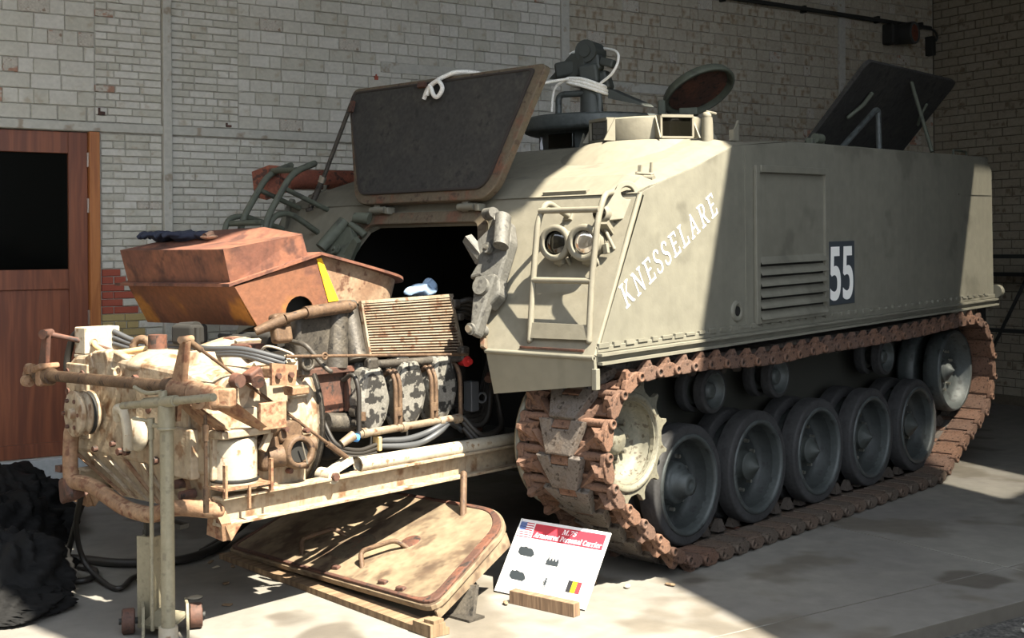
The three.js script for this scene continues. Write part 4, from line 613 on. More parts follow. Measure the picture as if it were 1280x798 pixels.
  part('strainer_bar', [cyl([0.57, 0.8, 3.43], [0.57, 0.7, 3.4], 0.004)], M.bolt, st);
  for (const [y, z] of [[0.86, 3.48], [0.84, 3.36], [0.68, 3.37], [0.67, 3.46]]) part('strainer_bolt', bolts([[0.5, y, z]], [1, 0, 0], 0.013, 0.03), M.rustDark, st);
  // linkage: cross shaft, levers and rods
  const sft = part('linkage_shaft', [cyl([-0.92, 1.06, 3.95], [0.36, 1.08, 3.95], 0.027, 0.027, 16), cyl([-0.82, 1.06, 3.95], [-0.7, 1.062, 3.95], 0.042, 0.04, 16), cyl([0.3, 1.08, 3.95], [0.36, 1.08, 3.95], 0.04, 0.04, 14), slab([[0.3, 1.1, 3.97], [0.35, 1.1, 3.97], [0.35, 1.0, 3.97], [0.33, 0.98, 3.97]], [0, 0, -0.04])], M.brownPipe, tr, 'rusty cross shaft of the linkage');
  part('clamp', [bx(0.05, 0.1, 0.09, -0.76, 1.06, 3.95, 0, 0, 0, 0.015), bx(0.09, 0.03, 0.11, -0.76, 1.1, 3.95, 0, 0, 0.3, 0.01), cyl([-0.9, 1.03, 3.98], [-0.86, 1.03, 3.98], 0.03), cyl([-0.87, 1.09, 3.98], [-0.83, 1.09, 3.98], 0.028), cyl([-0.92, 1.06, 3.95], [-0.89, 1.06, 3.95], 0.038, 0.038, 8)], M.creamRust, sft);
  part('lever', [slab([[-0.82, 1.07, 3.94], [-0.74, 1.09, 3.94], [-0.72, 1.27, 3.94], [-0.765, 1.27, 3.94]], [0, 0, 0.022]), cyl([-0.76, 1.265, 3.92], [-0.73, 1.265, 3.98], 0.024)], M.rustDark, sft);
  part('link_rod', [cyl([-0.75, 1.262, 3.93], [-0.62, 1.22, 3.8], 0.014, 0.012), cyl([-0.62, 1.22, 3.8], [-0.45, 1.13, 3.6], 0.007)], M.rustDark, sft);
  part('lever', [slab([[0.36, 1.07, 3.95], [0.45, 1.07, 3.95], [0.485, 1.28, 3.95], [0.455, 1.3, 3.95]], [0, 0, 0.028]), cyl([0.37, 1.07, 3.95], [0.5, 1.065, 3.95], 0.055, 0.05, 18), cyl([0.46, 1.29, 3.93], [0.48, 1.29, 4.0], 0.016), slab([[0.38, 1.02, 3.96], [0.43, 1.02, 3.96], [0.42, 0.94, 3.96], [0.38, 0.94, 3.96]], [0, 0, 0.02])], M.creamRust, sft);
  part('bearing_cap', [cyl([0.5, 1.065, 3.95], [0.64, 1.05, 3.93], 0.05, 0.052, 18), bx(0.14, 0.09, 0.09, 0.58, 1.05, 3.93, 0, 0.2, 0.1, 0.02), disc([0.6, 1.04, 3.985], [0.3, 0, 1], 0.032, 0.02), bx(0.1, 0.08, 0.06, 0.64, 1.05, 3.9, 0, 0.5, 0, 0.012)], M.creamRust, sft);
  part('cap_screw', disc([0.605, 1.042, 4.0], [0.3, 0, 1], 0.01, 0.012), M.rustDark, sft);
  part('long_rod', [cyl([0.47, 1.29, 3.96], [0.49, 0.73, 3.17], 0.0075, 0.0075, 8), cyl([0.47, 1.29, 3.96], [0.472, 1.24, 3.89], 0.013), cyl([0.487, 0.76, 3.215], [0.492, 0.665, 3.08], 0.014, 0.012)], M.brownPipe, tr, 'long thin brown rod of the linkage');
  part('white_lever', [slab([[0.5, 0.6, 3.24], [0.5, 0.63, 3.24], [0.5, 0.685, 3.09], [0.5, 0.655, 3.08]], [0.02, 0, 0]), slab([[0.46, 0.6, 3.22], [0.46, 0.63, 3.22], [0.46, 0.685, 3.09], [0.46, 0.655, 3.08]], [0.02, 0, 0]), cyl([0.44, 0.612, 3.22], [0.54, 0.612, 3.22], 0.035, 0.035, 14)], M.white, tr);
  part('lever_nut', cyl([0.54, 0.612, 3.22], [0.56, 0.612, 3.22], 0.02, 0.02, 6), M.rustDark, tr);
  part('vertical_rod', [cyl([0.585, 0.98, 3.95], [0.585, 0.57, 3.95], 0.008), cyl([0.585, 0.94, 3.95], [0.585, 0.87, 3.95], 0.014, 0.012, 8), cyl([0.585, 0.68, 3.95], [0.585, 0.57, 3.95], 0.014, 0.012, 8)], M.brownPipe, tr);
  part('bracket_arm', [hexa([[0.3, 1.02, 3.92], [0.36, 1.04, 3.92], [0.52, 0.86, 3.82], [0.45, 0.85, 3.82]], [[0.3, 1.02, 3.86], [0.36, 1.04, 3.86], [0.52, 0.86, 3.76], [0.45, 0.85, 3.76]]), slab([[0.5, 1.02, 3.9], [0.6, 1.03, 3.82], [0.62, 0.9, 3.66], [0.56, 0.88, 3.66]], [-0.015, 0, 0]), slab([[0.47, 1.0, 3.93], [0.53, 1.0, 3.93], [0.59, 0.9, 3.82], [0.5, 0.89, 3.82]], [0, 0, 0.015]), bx(0.02, 0.12, 0.14, 0.58, 0.94, 3.6, 0, 0, 0, 0.004)], M.creamRust, tr, 'brown forked bracket arm');
  part('rust_plate', [slab([[0.56, 1.17, 3.6], [0.56, 1.07, 3.6], [0.56, 1.06, 3.47], [0.56, 1.15, 3.46]], [0.018, 0, 0]), bx(0.07, 0.04, 0.1, 0.52, 1.03, 3.42, 0, 0, 0, 0.01), bx(0.1, 0.05, 0.04, 0.51, 1.12, 3.55, 0, 0, 0, 0.01)], M.creamRust, tr);
  for (const z of [3.57, 3.5]) part('plate_bolt', bolts([[0.578, 1.11, z]], [1, 0, 0], 0.014, 0.016), M.rustDark, tr);
  part('filler_neck', [cyl([-0.165, 1.13, 3.7], [-0.165, 1.2, 3.7], 0.05, 0.045, 20), lathe([[0.046, 0], [0.046, 0.004], [0.09, -0.06]], [-0.165, 1.2, 3.7], [0, 1, 0], 20)], M.cream, tr);
  part('filler_cap', cyl([-0.165, 1.2, 3.7], [-0.165, 1.27, 3.7], 0.044, 0.044, 22), M.rustDark, tr, 'rusty filler cap');
  part('control_box', [bx(0.1, 0.13, 0.19, -0.64, 1.23, 3.74, 0, 0, 0, 0.006), bx(0.17, 0.012, 0.2, -0.6, 1.155, 3.74)], M.white, tr, 'white junction box on top');
  part('box_gland', [cyl([-0.72, 1.27, 3.76], [-0.68, 1.27, 3.76], 0.022), cyl([-0.72, 1.19, 3.76], [-0.68, 1.19, 3.76], 0.024), cyl([-0.6, 1.22, 3.79], [-0.582, 1.22, 3.79], 0.02)], M.cream, tr);
  part('black_base', bx(0.16, 0.06, 0.2, -0.6, 1.13, 3.74, 0, 0, 0, 0.01), M.black, tr);
  part('black_hose', tube([[-0.7, 1.27, 3.76], [-0.8, 1.25, 3.77], [-0.85, 1.15, 3.78], [-0.86, 1.05, 3.78], [-0.86, 0.95, 3.75]], 0.018, 8, 30), M.hose, tr);
  part('tan_hose', tube([[-0.582, 1.22, 3.79], [-0.5, 1.2, 3.82], [-0.38, 1.18, 3.81], [-0.24, 1.2, 3.72], [-0.2, 1.2, 3.65]], 0.014, 8, 30), M.hoseTan, tr);
  for (let i = 0; i < 3; i++) part('grey_conduit', tube([[-0.59, 1.27 - i * 0.03, 3.68], [-0.45, 1.22 - i * 0.02, 3.62], [-0.2, 1.21 - i * 0.02, 3.52], [0.1, 1.21 - i * 0.014, 3.6], [0.32, 1.215 - i * 0.014, 3.56], [0.48, 1.17 - i * 0.02, 3.45]], 0.013, 8, 44), M.hoseGrey, tr);
  part('white_wire', tube([[0.36, 1.2, 3.5], [0.42, 1.23, 3.5], [0.5, 1.2, 3.44], [0.52, 1.17, 3.42]], 0.006, 6, 24), M.white, tr);
  part('lifting_ring', [ring([-0.34, 1.2, 3.68], V(0.6, 0.2, 1), 0.042, 0.02, 28, 8)], M.brownPipe, tr);
  part('chain_links', [ring([-0.3, 1.13, 3.84], V(0.3, 0.3, 1), 0.022, 0.01, 16, 6), ring([-0.26, 1.1, 3.85], V(0.3, 0.3, 1), 0.022, 0.01, 16, 6), bx(0.14, 0.07, 0.05, -0.42, 1.16, 3.83, 0.2, 0, 0.1, 0.012), bx(0.09, 0.06, 0.04, -0.26, 1.16, 3.83, 0.2, 0.3, -0.4, 0.012), bx(0.07, 0.08, 0.05, -0.52, 1.13, 3.83, 0, 0, 0.4, 0.01)], M.cream, tr);
  part('valve_block', [bx(0.14, 0.06, 0.1, 0.2, 1.2, 3.45, 0, 0.1, 0, 0.01), bx(0.08, 0.06, 0.08, 0.02, 1.22, 3.4, 0, 0, 0, 0.01), cyl([0.5, 1.1, 3.74], [0.54, 1.1, 3.74], 0.035, 0.03, 10), cyl([0.48, 1.12, 3.62], [0.56, 1.09, 3.66], 0.03), bx(0.06, 0.05, 0.08, 0.52, 1.12, 3.66, 0.4, 0.2, 0, 0.012)], M.rustDark, tr);
  part('drain_pipe', [pipe([[0.3, 1.24, 3.3], [0.44, 1.225, 3.3], [0.5, 1.12, 3.24], [0.52, 1.1, 3.22]], 0.012, 8, 0.03), bx(0.04, 0.1, 0.05, 0.5, 1.14, 3.36, 0, 0, 0, 0.01), ring([0.53, 1.15, 3.36], [1, 0, 0.1], 0.03, 0.008, 18, 6)], M.engineGrey, tr);
  part('side_wedge', [slab([[-0.82, 0.98, 3.72], [-0.72, 0.98, 3.72], [-0.68, 0.86, 3.74], [-0.76, 0.8, 3.74]], [0, 0, 0.03]), slab([[-0.9, 0.98, 3.72], [-0.85, 0.98, 3.72], [-0.82, 0.9, 3.72], [-0.88, 0.92, 3.72]], [0, 0, 0.03])], M.creamRust, tr);
}
// ------------------------------------------------------------------ cradle: two long rails and a bent front tube
{
  const t = thing('engine_cradle', 'pale rusty cradle with long channel rail and bent tube under the transmission', 'cradle', [0, 0.45, 3]);
  for (const x of [0.5, -0.62]) {
    const rail = part('rail', [bx(0.012, 0.1, 1.95, x - 0.01, 0.545, 2.87), bx(0.07, 0.014, 1.95, x + 0.01, 0.602, 2.87, 0, 0, 0, 0.003), bx(0.07, 0.014, 1.95, x + 0.01, 0.49, 2.87, 0, 0, 0, 0.003)], M.cream, t, x > 0 ? 'pale channel rail with rusty edges' : undefined);
    part('guide_tube', [cyl([x, 0.64, 3.04], [x, 0.628, 1.9], 0.036, 0.036, 20, true), cyl([x, 0.64, 3.04], [x, 0.628, 1.9], 0.03, 0.03, 20, true)], M.white, rail);
    part('end_bracket', [slab([[x - 0.04, 0.6, 3.85], [x + 0.05, 0.5, 3.85], [x + 0.03, 0.42, 3.83], [x - 0.06, 0.44, 3.85]], [0, 0, -0.05]), slab([[x + 0.05, 0.49, 3.83], [x + 0.05, 0.49, 3.74], [x + 0.05, 0.42, 3.8]], [-0.05, 0, 0])], M.creamRust, rail);
  }
  part('front_tube', pipe([[-0.57, 0.8, 3.92], [-0.55, 0.66, 3.94], [-0.54, 0.565, 3.94], [-0.36, 0.575, 3.94], [-0.02, 0.505, 3.96], [0.2, 0.505, 3.96], [0.33, 0.56, 3.94], [0.5, 0.55, 3.84]], 0.036, 14, 0.09), M.creamRust, t, 'bent pale front tube');
  part('tube_lug', [bumpy(bx(0.14, 0.12, 0.1, -0.56, 0.53, 3.92, 0, 0, 0.3, 0.03), 0.03, 14, 2), bx(0.05, 0.03, 0.05, -0.62, 0.62, 3.94)], M.rustDark, t);
}
// ------------------------------------------------------------------ engine behind the transmission
{
  const t = thing('engine', 'dark oily engine with ribbed oil cooler and three white-grey rocker covers', 'engine', [0, 0.6, 2.6]);
  part('block', [bx(0.66, 0.5, 1.0, -0.05, 0.88, 2.55, 0, 0, 0, 0.03), bx(0.5, 0.16, 0.9, -0.05, 0.66, 2.6, 0, 0, 0, 0.03), bx(0.8, 0.16, 0.6, -0.3, 1.1, 2.9, 0, 0, 0, 0.04), cyl([-0.55, 0.9, 2.2], [-0.55, 0.9, 3.0], 0.16, 0.16, 18)], M.blackIn, t);
  part('cylinder_row', [0, 1, 2].map((i) => [cyl([0.2, 0.96, 2.86 - i * 0.24], [0.34, 0.96, 2.86 - i * 0.24], 0.1, 0.1, 18), ...[0, 1, 2, 3].map((k) => cyl([0.22 + k * 0.03, 0.96, 2.86 - i * 0.24], [0.23 + k * 0.03, 0.96, 2.86 - i * 0.24], 0.115, 0.115, 18))]), M.engineGrey, t);
  const coverShape = rpoly([[-0.062, 0.14], [0.055, 0.14], [0.085, 0.06], [0.11, -0.03], [0.085, -0.12], [0.025, -0.19], [-0.035, -0.19], [-0.08, -0.11], [-0.105, -0.02], [-0.08, 0.06]], 0.02, 2);
  [2.88, 2.63, 2.4].forEach((z, i) => {
    const c = part('rocker_cover', [ext(coverShape, 0.12, [0.33, 0.95 + i * 0.012, z], [0, 0, -1], [0, 1, 0], [1, 0, 0], [], 0.03), ext(coverShape, 0.02, [0.325, 0.95 + i * 0.012, z], [0, 0, -1.12], [0, 1.08, 0], [1, 0, 0]), bx(0.05, 0.05, 0.09, 0.36, 1.085 + i * 0.012, z, 0, 0, 0, 0.015)], M.cover, t, 'worn white and dark rocker cover');
    for (const [dy, dz] of [[0.1, 0.06], [0.1, -0.06], [-0.1, 0.05], [-0.1, -0.05], [0.0, 0.075], [0, -0.08]]) part('cover_bolt', bolts([[0.4, 0.95 + i * 0.012 + dy, z + dz]], [1, 0, 0], 0.009, 0.03), M.engineGrey, c);
  });
  const man = part('side_manifold', [cyl([0.46, 0.775, 3.0], [0.46, 0.785, 2.3], 0.019, 0.019, 12), ...[2.98, 2.72, 2.46, 2.33].map((z) => cyl([0.46, 0.778, z], [0.46, 0.778, z - 0.03], 0.025, 0.025, 10)), cyl([0.46, 0.775, 3.03], [0.45, 0.74, 3.1], 0.025, 0.02, 10)], M.fin, t, 'pale side pipe under the rocker covers');
  for (const z of [3.0, 2.76, 2.73, 2.51, 2.48, 2.3]) part('riser_pipe', tube([[0.36, 1.03, z + 0.01], [0.42, 1.06, z], [0.455, 1.0, z - 0.005], [0.46, 0.88, z - 0.005], [0.46, 0.79, z - 0.005]], 0.012, 8, 24), z > 2.99 ? M.hose : M.brownPipe, man);
  for (const z of [2.985, 2.5, 2.745]) part('riser_joint', cyl([0.46, 0.88, z - 0.01], [0.46, 0.84, z - 0.01], 0.018, 0.018, 8), M.brownPipe, man);
  // oil cooler
  const P = (a, b, o = 0) => { const TL = [0.3, 1.392, 2.83], TR = [0.3, 1.402, 2.205], BL = [0.395, 1.148, 2.862], BR = [0.395, 1.115, 2.215]; const m = (p, q, t) => p.map((v, i) => v + (q[i] - v) * t); const r = m(m(TL, TR, a), m(BL, BR, a), b); return [r[0] + o * 0.93, r[1] + o * 0.35, r[2]]; };
  const bar = (a0, b0, a1, b1, o = 0.0, th = 0.02) => slab([P(a0, b0, o), P(a1, b0, o), P(a1, b1, o), P(a0, b1, o)], [-th, -th * 0.3, 0]);
  const cool = part('oil_cooler', [bar(0, 0, 1, 1, -0.01, 0.05), bar(-0.02, -0.06, 1.03, 0.0, 0.012), bar(-0.02, -0.06, 0.0, 1.02, 0.01), bar(0.985, -0.05, 1.015, 1.05, 0.012)], M.fin, t, 'ribbed pale oil cooler');
  part('cooler_core', bar(0.01, 0.01, 0.985, 0.99, -0.006, 0.004), M.rustDark, cool);
  for (let i = 0; i < 19; i++) part('cooling_fin', bar(0.005, (i + 0.25) / 19, 0.985, (i + 0.68) / 19, 0.008, 0.014), M.fin, cool);
  part('cooler_tank', [cyl([0.27, 1.38, 2.9], [0.38, 1.12, 2.93], 0.05, 0.05, 18), cyl([0.27, 1.38, 2.9], [0.265, 1.395, 2.9], 0.05, 0.03, 18), bx(0.09, 0.06, 0.12, 0.28, 1.38, 2.93, 0, 0, 0.3, 0.02)], M.engineGrey, cool);
  part('cooler_pipe', [cyl([0.41, 1.1, 2.86], [0.41, 1.085, 2.24], 0.02, 0.02, 12), bx(0.05, 0.06, 0.07, 0.42, 1.105, 2.88, 0, 0, 0, 0.015), bx(0.05, 0.08, 0.06, 0.42, 1.11, 2.23, 0, 0, 0, 0.015), bx(0.04, 0.05, 0.05, 0.32, 1.37, 2.185, 0, 0, 0, 0.012), bx(0.035, 0.04, 0.04, 0.34, 1.3, 2.17, 0, 0, 0, 0.01)], M.engineGrey, cool);
  part('red_cap', [cyl([0.4, 1.075, 2.22], [0.45, 1.07, 2.23], 0.03, 0.028, 16), cyl([0.46, 1.07, 2.23], [0.475, 1.07, 2.23], 0.016)], M.red, t, 'red cap');
  part('thin_rod', [cyl([0.55, 1.19, 3.5], [0.47, 1.11, 2.25], 0.0075, 0.0075, 8), ring([0.54, 1.175, 3.27], [1, 0, 0], 0.014, 0.006, 14, 6)], M.brownPipe, t, 'thin brown rod across the engine');
  part('feed_pipe', [cyl([0.36, 1.345, 3.36], [0.36, 1.372, 3.22], 0.022, 0.022, 14), cyl([0.36, 1.368, 3.24], [0.36, 1.388, 2.98], 0.031, 0.031, 18), cyl([0.36, 1.385, 3.0], [0.34, 1.39, 2.92], 0.02, 0.02, 12), cyl([0.36, 1.386, 2.985], [0.36, 1.388, 2.955], 0.03, 0.03, 6), cyl([0.36, 1.345, 3.36], [0.3, 1.29, 3.48], 0.03, 0.02, 12), bx(0.06, 0.14, 0.1, 0.33, 1.3, 3.36, 0, 0, 0.2, 0.02)], M.brownPipe, t, 'brown feed pipe with couplings');
  part('duct_upper', [bx(0.22, 0.27, 0.28, 0.22, 1.225, 3.12, 0, 0, 0, 0.03), cyl([0.33, 1.09, 3.03], [0.31, 1.36, 3.0], 0.06, 0.055, 20)], M.engineGrey, t);
  part('duct_flange', [bx(0.28, 0.03, 0.34, 0.24, 1.085, 3.12, 0, 0, 0, 0.004), bx(0.02, 0.2, 0.025, 0.365, 0.98, 2.985)], M.rustDark, t);
  part('duct_lower', bx(0.24, 0.2, 0.28, 0.23, 0.975, 3.13, 0, 0, 0, 0.01), M.rustDark, t);
  part('starter', [cyl([0.36, 0.84, 3.12], [0.36, 0.82, 2.96], 0.045, 0.045, 18), cyl([0.4, 0.88, 2.98], [0.44, 0.88, 2.98], 0.03, 0.03, 12), cyl([0.42, 0.83, 2.99], [0.45, 0.83, 2.99], 0.02)], M.engineGrey, t);
  part('grey_hose', tube([[0.44, 0.73, 2.86], [0.46, 0.715, 2.7], [0.46, 0.73, 2.55], [0.47, 0.76, 2.45], [0.44, 0.77, 2.35], [0.4, 0.7, 2.22]], 0.016, 8, 40), M.hoseGrey, t);
  part('grey_hose', tube([[0.44, 0.7, 2.86], [0.47, 0.685, 2.7], [0.47, 0.69, 2.58], [0.48, 0.73, 2.47], [0.44, 0.76, 2.36], [0.38, 0.72, 2.24]], 0.016, 8, 40), M.hoseGrey, t);
  part('hose_tie', bx(0.05, 0.07, 0.02, 0.45, 0.715, 2.87, 0, 0, 0, 0.005), M.hoseTan, t);
  for (let i = 0; i < 5; i++) part('black_hose', tube([[0.3 - i * 0.03, 1.36 - i * 0.015, 2.2], [0.36 - i * 0.02, 1.38 - i * 0.02, 2.08], [0.4 - i * 0.03, 1.2, 1.98 - i * 0.03], [0.38 - i * 0.03, 0.95, 1.97 - i * 0.02], [0.42 - i * 0.02, 0.74 + i * 0.02, 2.06], [0.4, 0.72 + i * 0.03, 2.2 + i * 0.03]], 0.017, 8, 44), M.hose, t);
  for (let i = 0; i < 3; i++) part('black_hose', tube([[0.42, 0.72 + i * 0.03, 2.24], [0.48, 0.62 + i * 0.03, 2.16], [0.47, 0.62 + i * 0.04, 2.0], [0.4, 0.8, 1.93], [0.35, 0.95 + i * 0.05, 1.95]], 0.015, 8, 36), M.hose, t);
  for (let i = 0; i < 3; i++) part('black_hose', tube([[0.38, 0.85 - i * 0.03, 3.15], [0.44, 0.74 - i * 0.02, 3.12], [0.46, 0.7 - i * 0.015, 3.0], [0.45, 0.71 - i * 0.02, 2.88]], 0.011, 8, 24), M.hose, t);
  part('blue_cap', cyl([0.45, 0.765, 3.03], [0.455, 0.757, 3.0], 0.02, 0.02, 12), flat(0x3f7fc0), t, 'small blue cap');
  part('grey_box', [bx(0.06, 0.16, 0.06, 0.42, 0.88, 2.17, 0, 0, 0, 0.006), ring([0.45, 0.87, 2.12], [1, 0, 0.3], 0.025, 0.007, 16, 6)], M.hoseGrey, t);
  part('mount_lug', bx(0.1, 0.08, 0.1, 0.3, 0.7, 2.05, 0, 0, 0, 0.02), M.rustDark, t);
  part('drain_plug', cyl([0.42, 0.98, 2.02], [0.44, 0.96, 2.06], 0.022), M.rustDark, t);
  part('support_pin', cyl([-0.06, 1.13, 3.55], [-0.06, 1.3, 3.55], 0.014), M.black, t);
  part('fan_cowl', [bx(0.26, 0.1, 0.3, 0.1, 1.22, 3.2, 0, 0, 0, 0.02), bx(0.14, 0.1, 0.12, -0.2, 1.26, 3.5, 0, 0.2, 0, 0.02), cyl([-0.28, 1.28, 3.5], [-0.14, 1.29, 3.5], 0.035, 0.035, 12), cyl([-0.1, 1.25, 3.4], [0.2, 1.245, 3.3], 0.012)], M.blackIn, t);
}
// ------------------------------------------------------------------ rusty sheet shroud lying on the engine
{
  const t = thing('air_shroud', 'rust-brown sheet metal shroud with yellow paint remains, resting on the engine', 'engine shroud', [0, 1.3, 3.2]);
  const face = shapeOf((() => { const o = [[-3.44, 1.492], [-3.31, 1.3], [-3.16, 1.343]]; for (let i = 0; i <= 10; i++) { const a = Math.PI - i * Math.PI / 10; o.push([-3.05 + Math.cos(a) * 0.09, 1.352 + Math.sin(a) * 0.085]); } o.push([-2.94, 1.365], [-2.8, 1.397], [-2.92, 1.64]); return o; })());
  part('lower_box', [hexa([[-0.86, 1.288, 3.32], [0.07, 1.3, 3.31], [0.07, 1.3, 3.3], [-0.86, 1.288, 3.31]], [[-0.85, 1.485, 3.44], [0.075, 1.495, 3.44], [0.075, 1.495, 3.43], [-0.85, 1.485, 3.43]]), ext(face, 0.008, [0.078, 0, 0], [0, 0, -1], [0, 1, 0], [1, 0, 0].map((v) => v)), slab([[-0.85, 1.485, 3.44], [-0.86, 1.288, 3.32], [-0.86, 1.4, 2.8], [-0.85, 1.63, 2.92]], [0.008, 0, 0]), slab([[-0.86, 1.4, 2.85], [0.07, 1.4, 2.85], [0.07, 1.63, 2.92], [-0.85, 1.63, 2.92]], [0, 0, -0.008])], M.rustYellow, t, 'lower half with yellowish rust');
  part('arch_shade_sheet', slab([[0.02, 1.3, 3.25], [0.02, 1.4, 2.85], [0.02, 1.6, 2.95], [0.02, 1.5, 3.4]], [-0.01, 0, 0]), M.black, t);  // black sheet added as the dark behind the arch cutout
  part('flange', [hexa([[-0.9, 1.485, 3.46], [0.09, 1.493, 3.475], [0.115, 1.64, 2.93], [-0.9, 1.632, 2.93]], [[-0.9, 1.5, 3.46], [0.09, 1.508, 3.475], [0.115, 1.655, 2.93], [-0.9, 1.647, 2.93]]), hexa([[-0.95, 1.485, 3.46], [-0.88, 1.485, 3.46], [-0.88, 1.485, 3.4], [-0.95, 1.485, 3.4]], [[-0.95, 1.5, 3.46], [-0.88, 1.5, 3.46], [-0.88, 1.5, 3.4], [-0.95, 1.5, 3.4]])], M.rust, t);
  part('upper_box', hexa([[-0.845, 1.495, 3.44], [0.06, 1.503, 3.445], [0.07, 1.635, 2.985], [-0.2, 1.635, 2.985], [-0.7, 1.635, 2.985], [-0.84, 1.63, 2.985]], [[-0.827, 1.672, 3.5], [0.081, 1.671, 3.5], [0.07, 1.745, 3.02], [-0.2, 1.785, 3.05], [-0.7, 1.775, 3.05], [-0.83, 1.735, 3.05]]), M.rust, t, 'upper box of red-brown rusty sheet');
  const rear = rpoly([[0.1, 2.93], [0.12, 2.62], [0.11, 2.4], [-0.02, 2.27], [-0.25, 2.22], [-0.3, 2.8], [-0.2, 2.93]], [0, 0.2, 0.16, 0.16, 0, 0, 0], 6);
  const yTop = (z) => 1.642 - (2.93 - z) * 0.245;
  { const o = [], n = rear.length; const ctr = [-0.3, 2.7]; const sc = (p, k) => [ctr[0] + (p[0] - ctr[0]) * k, ctr[1] + (p[1] - ctr[1]) * k]; for (let i = 0; i < n; i++) { const j = (i + 1) % n, a = rear[i], b = rear[j]; const lo2 = (p) => { const e = sc(p, 0.9); return [e[0], 1.385, e[1]]; }, hi = (p) => { const e = sc(p, 0.95); return [e[0], yTop(p[1]), e[1]]; }; o.push(...lo2(a), ...lo2(b), ...hi(b), ...lo2(a), ...hi(b), ...hi(a)); }
    part('funnel', fromTris(o), M.rustPale, t, 'curved rear funnel of pale rusty sheet');
    const o2 = []; const hi = (p, k, d) => { const e = sc(p, k); return [e[0], yTop(p[1]) + d, e[1]]; }; for (let i = 0; i < n - 3; i++) { const a = rear[i], b = rear[i + 1]; const q = [hi(a, 0.9, 0), hi(b, 0.9, 0), hi(b, 1.04, 0), hi(a, 1.04, 0)]; const u = [hi(a, 0.9, 0.014), hi(b, 0.9, 0.014), hi(b, 1.04, 0.014), hi(a, 1.04, 0.014)]; o2.push(...q[0], ...q[1], ...q[2], ...q[0], ...q[2], ...q[3], ...u[0], ...u[1], ...u[2], ...u[0], ...u[2], ...u[3], ...q[2], ...q[3], ...u[3], ...q[2], ...u[3], ...u[2], ...q[0], ...q[1], ...u[1], ...q[0], ...u[1], ...u[0]); }
    part('funnel_flange', fromTris(o2), M.rust, t); }
  part('yellow_edge', slab([[0.087, 1.62, 2.945], [0.087, 1.625, 2.915], [0.087, 1.405, 2.803], [0.087, 1.4, 2.87]], [0.004, 0, 0]), M.yellow, t, 'strip of bright yellow paint');
  for (const k of [0.15, 0.35, 0.55, 0.75]) part('rivet', cyl([0.085 + 0.015 * k, 1.505 + 0.148 * k, 3.44 - 0.54 * k], [0.085 + 0.015 * k, 1.518 + 0.148 * k, 3.44 - 0.54 * k], 0.007, 0.006, 8), M.rustDark, t);
}

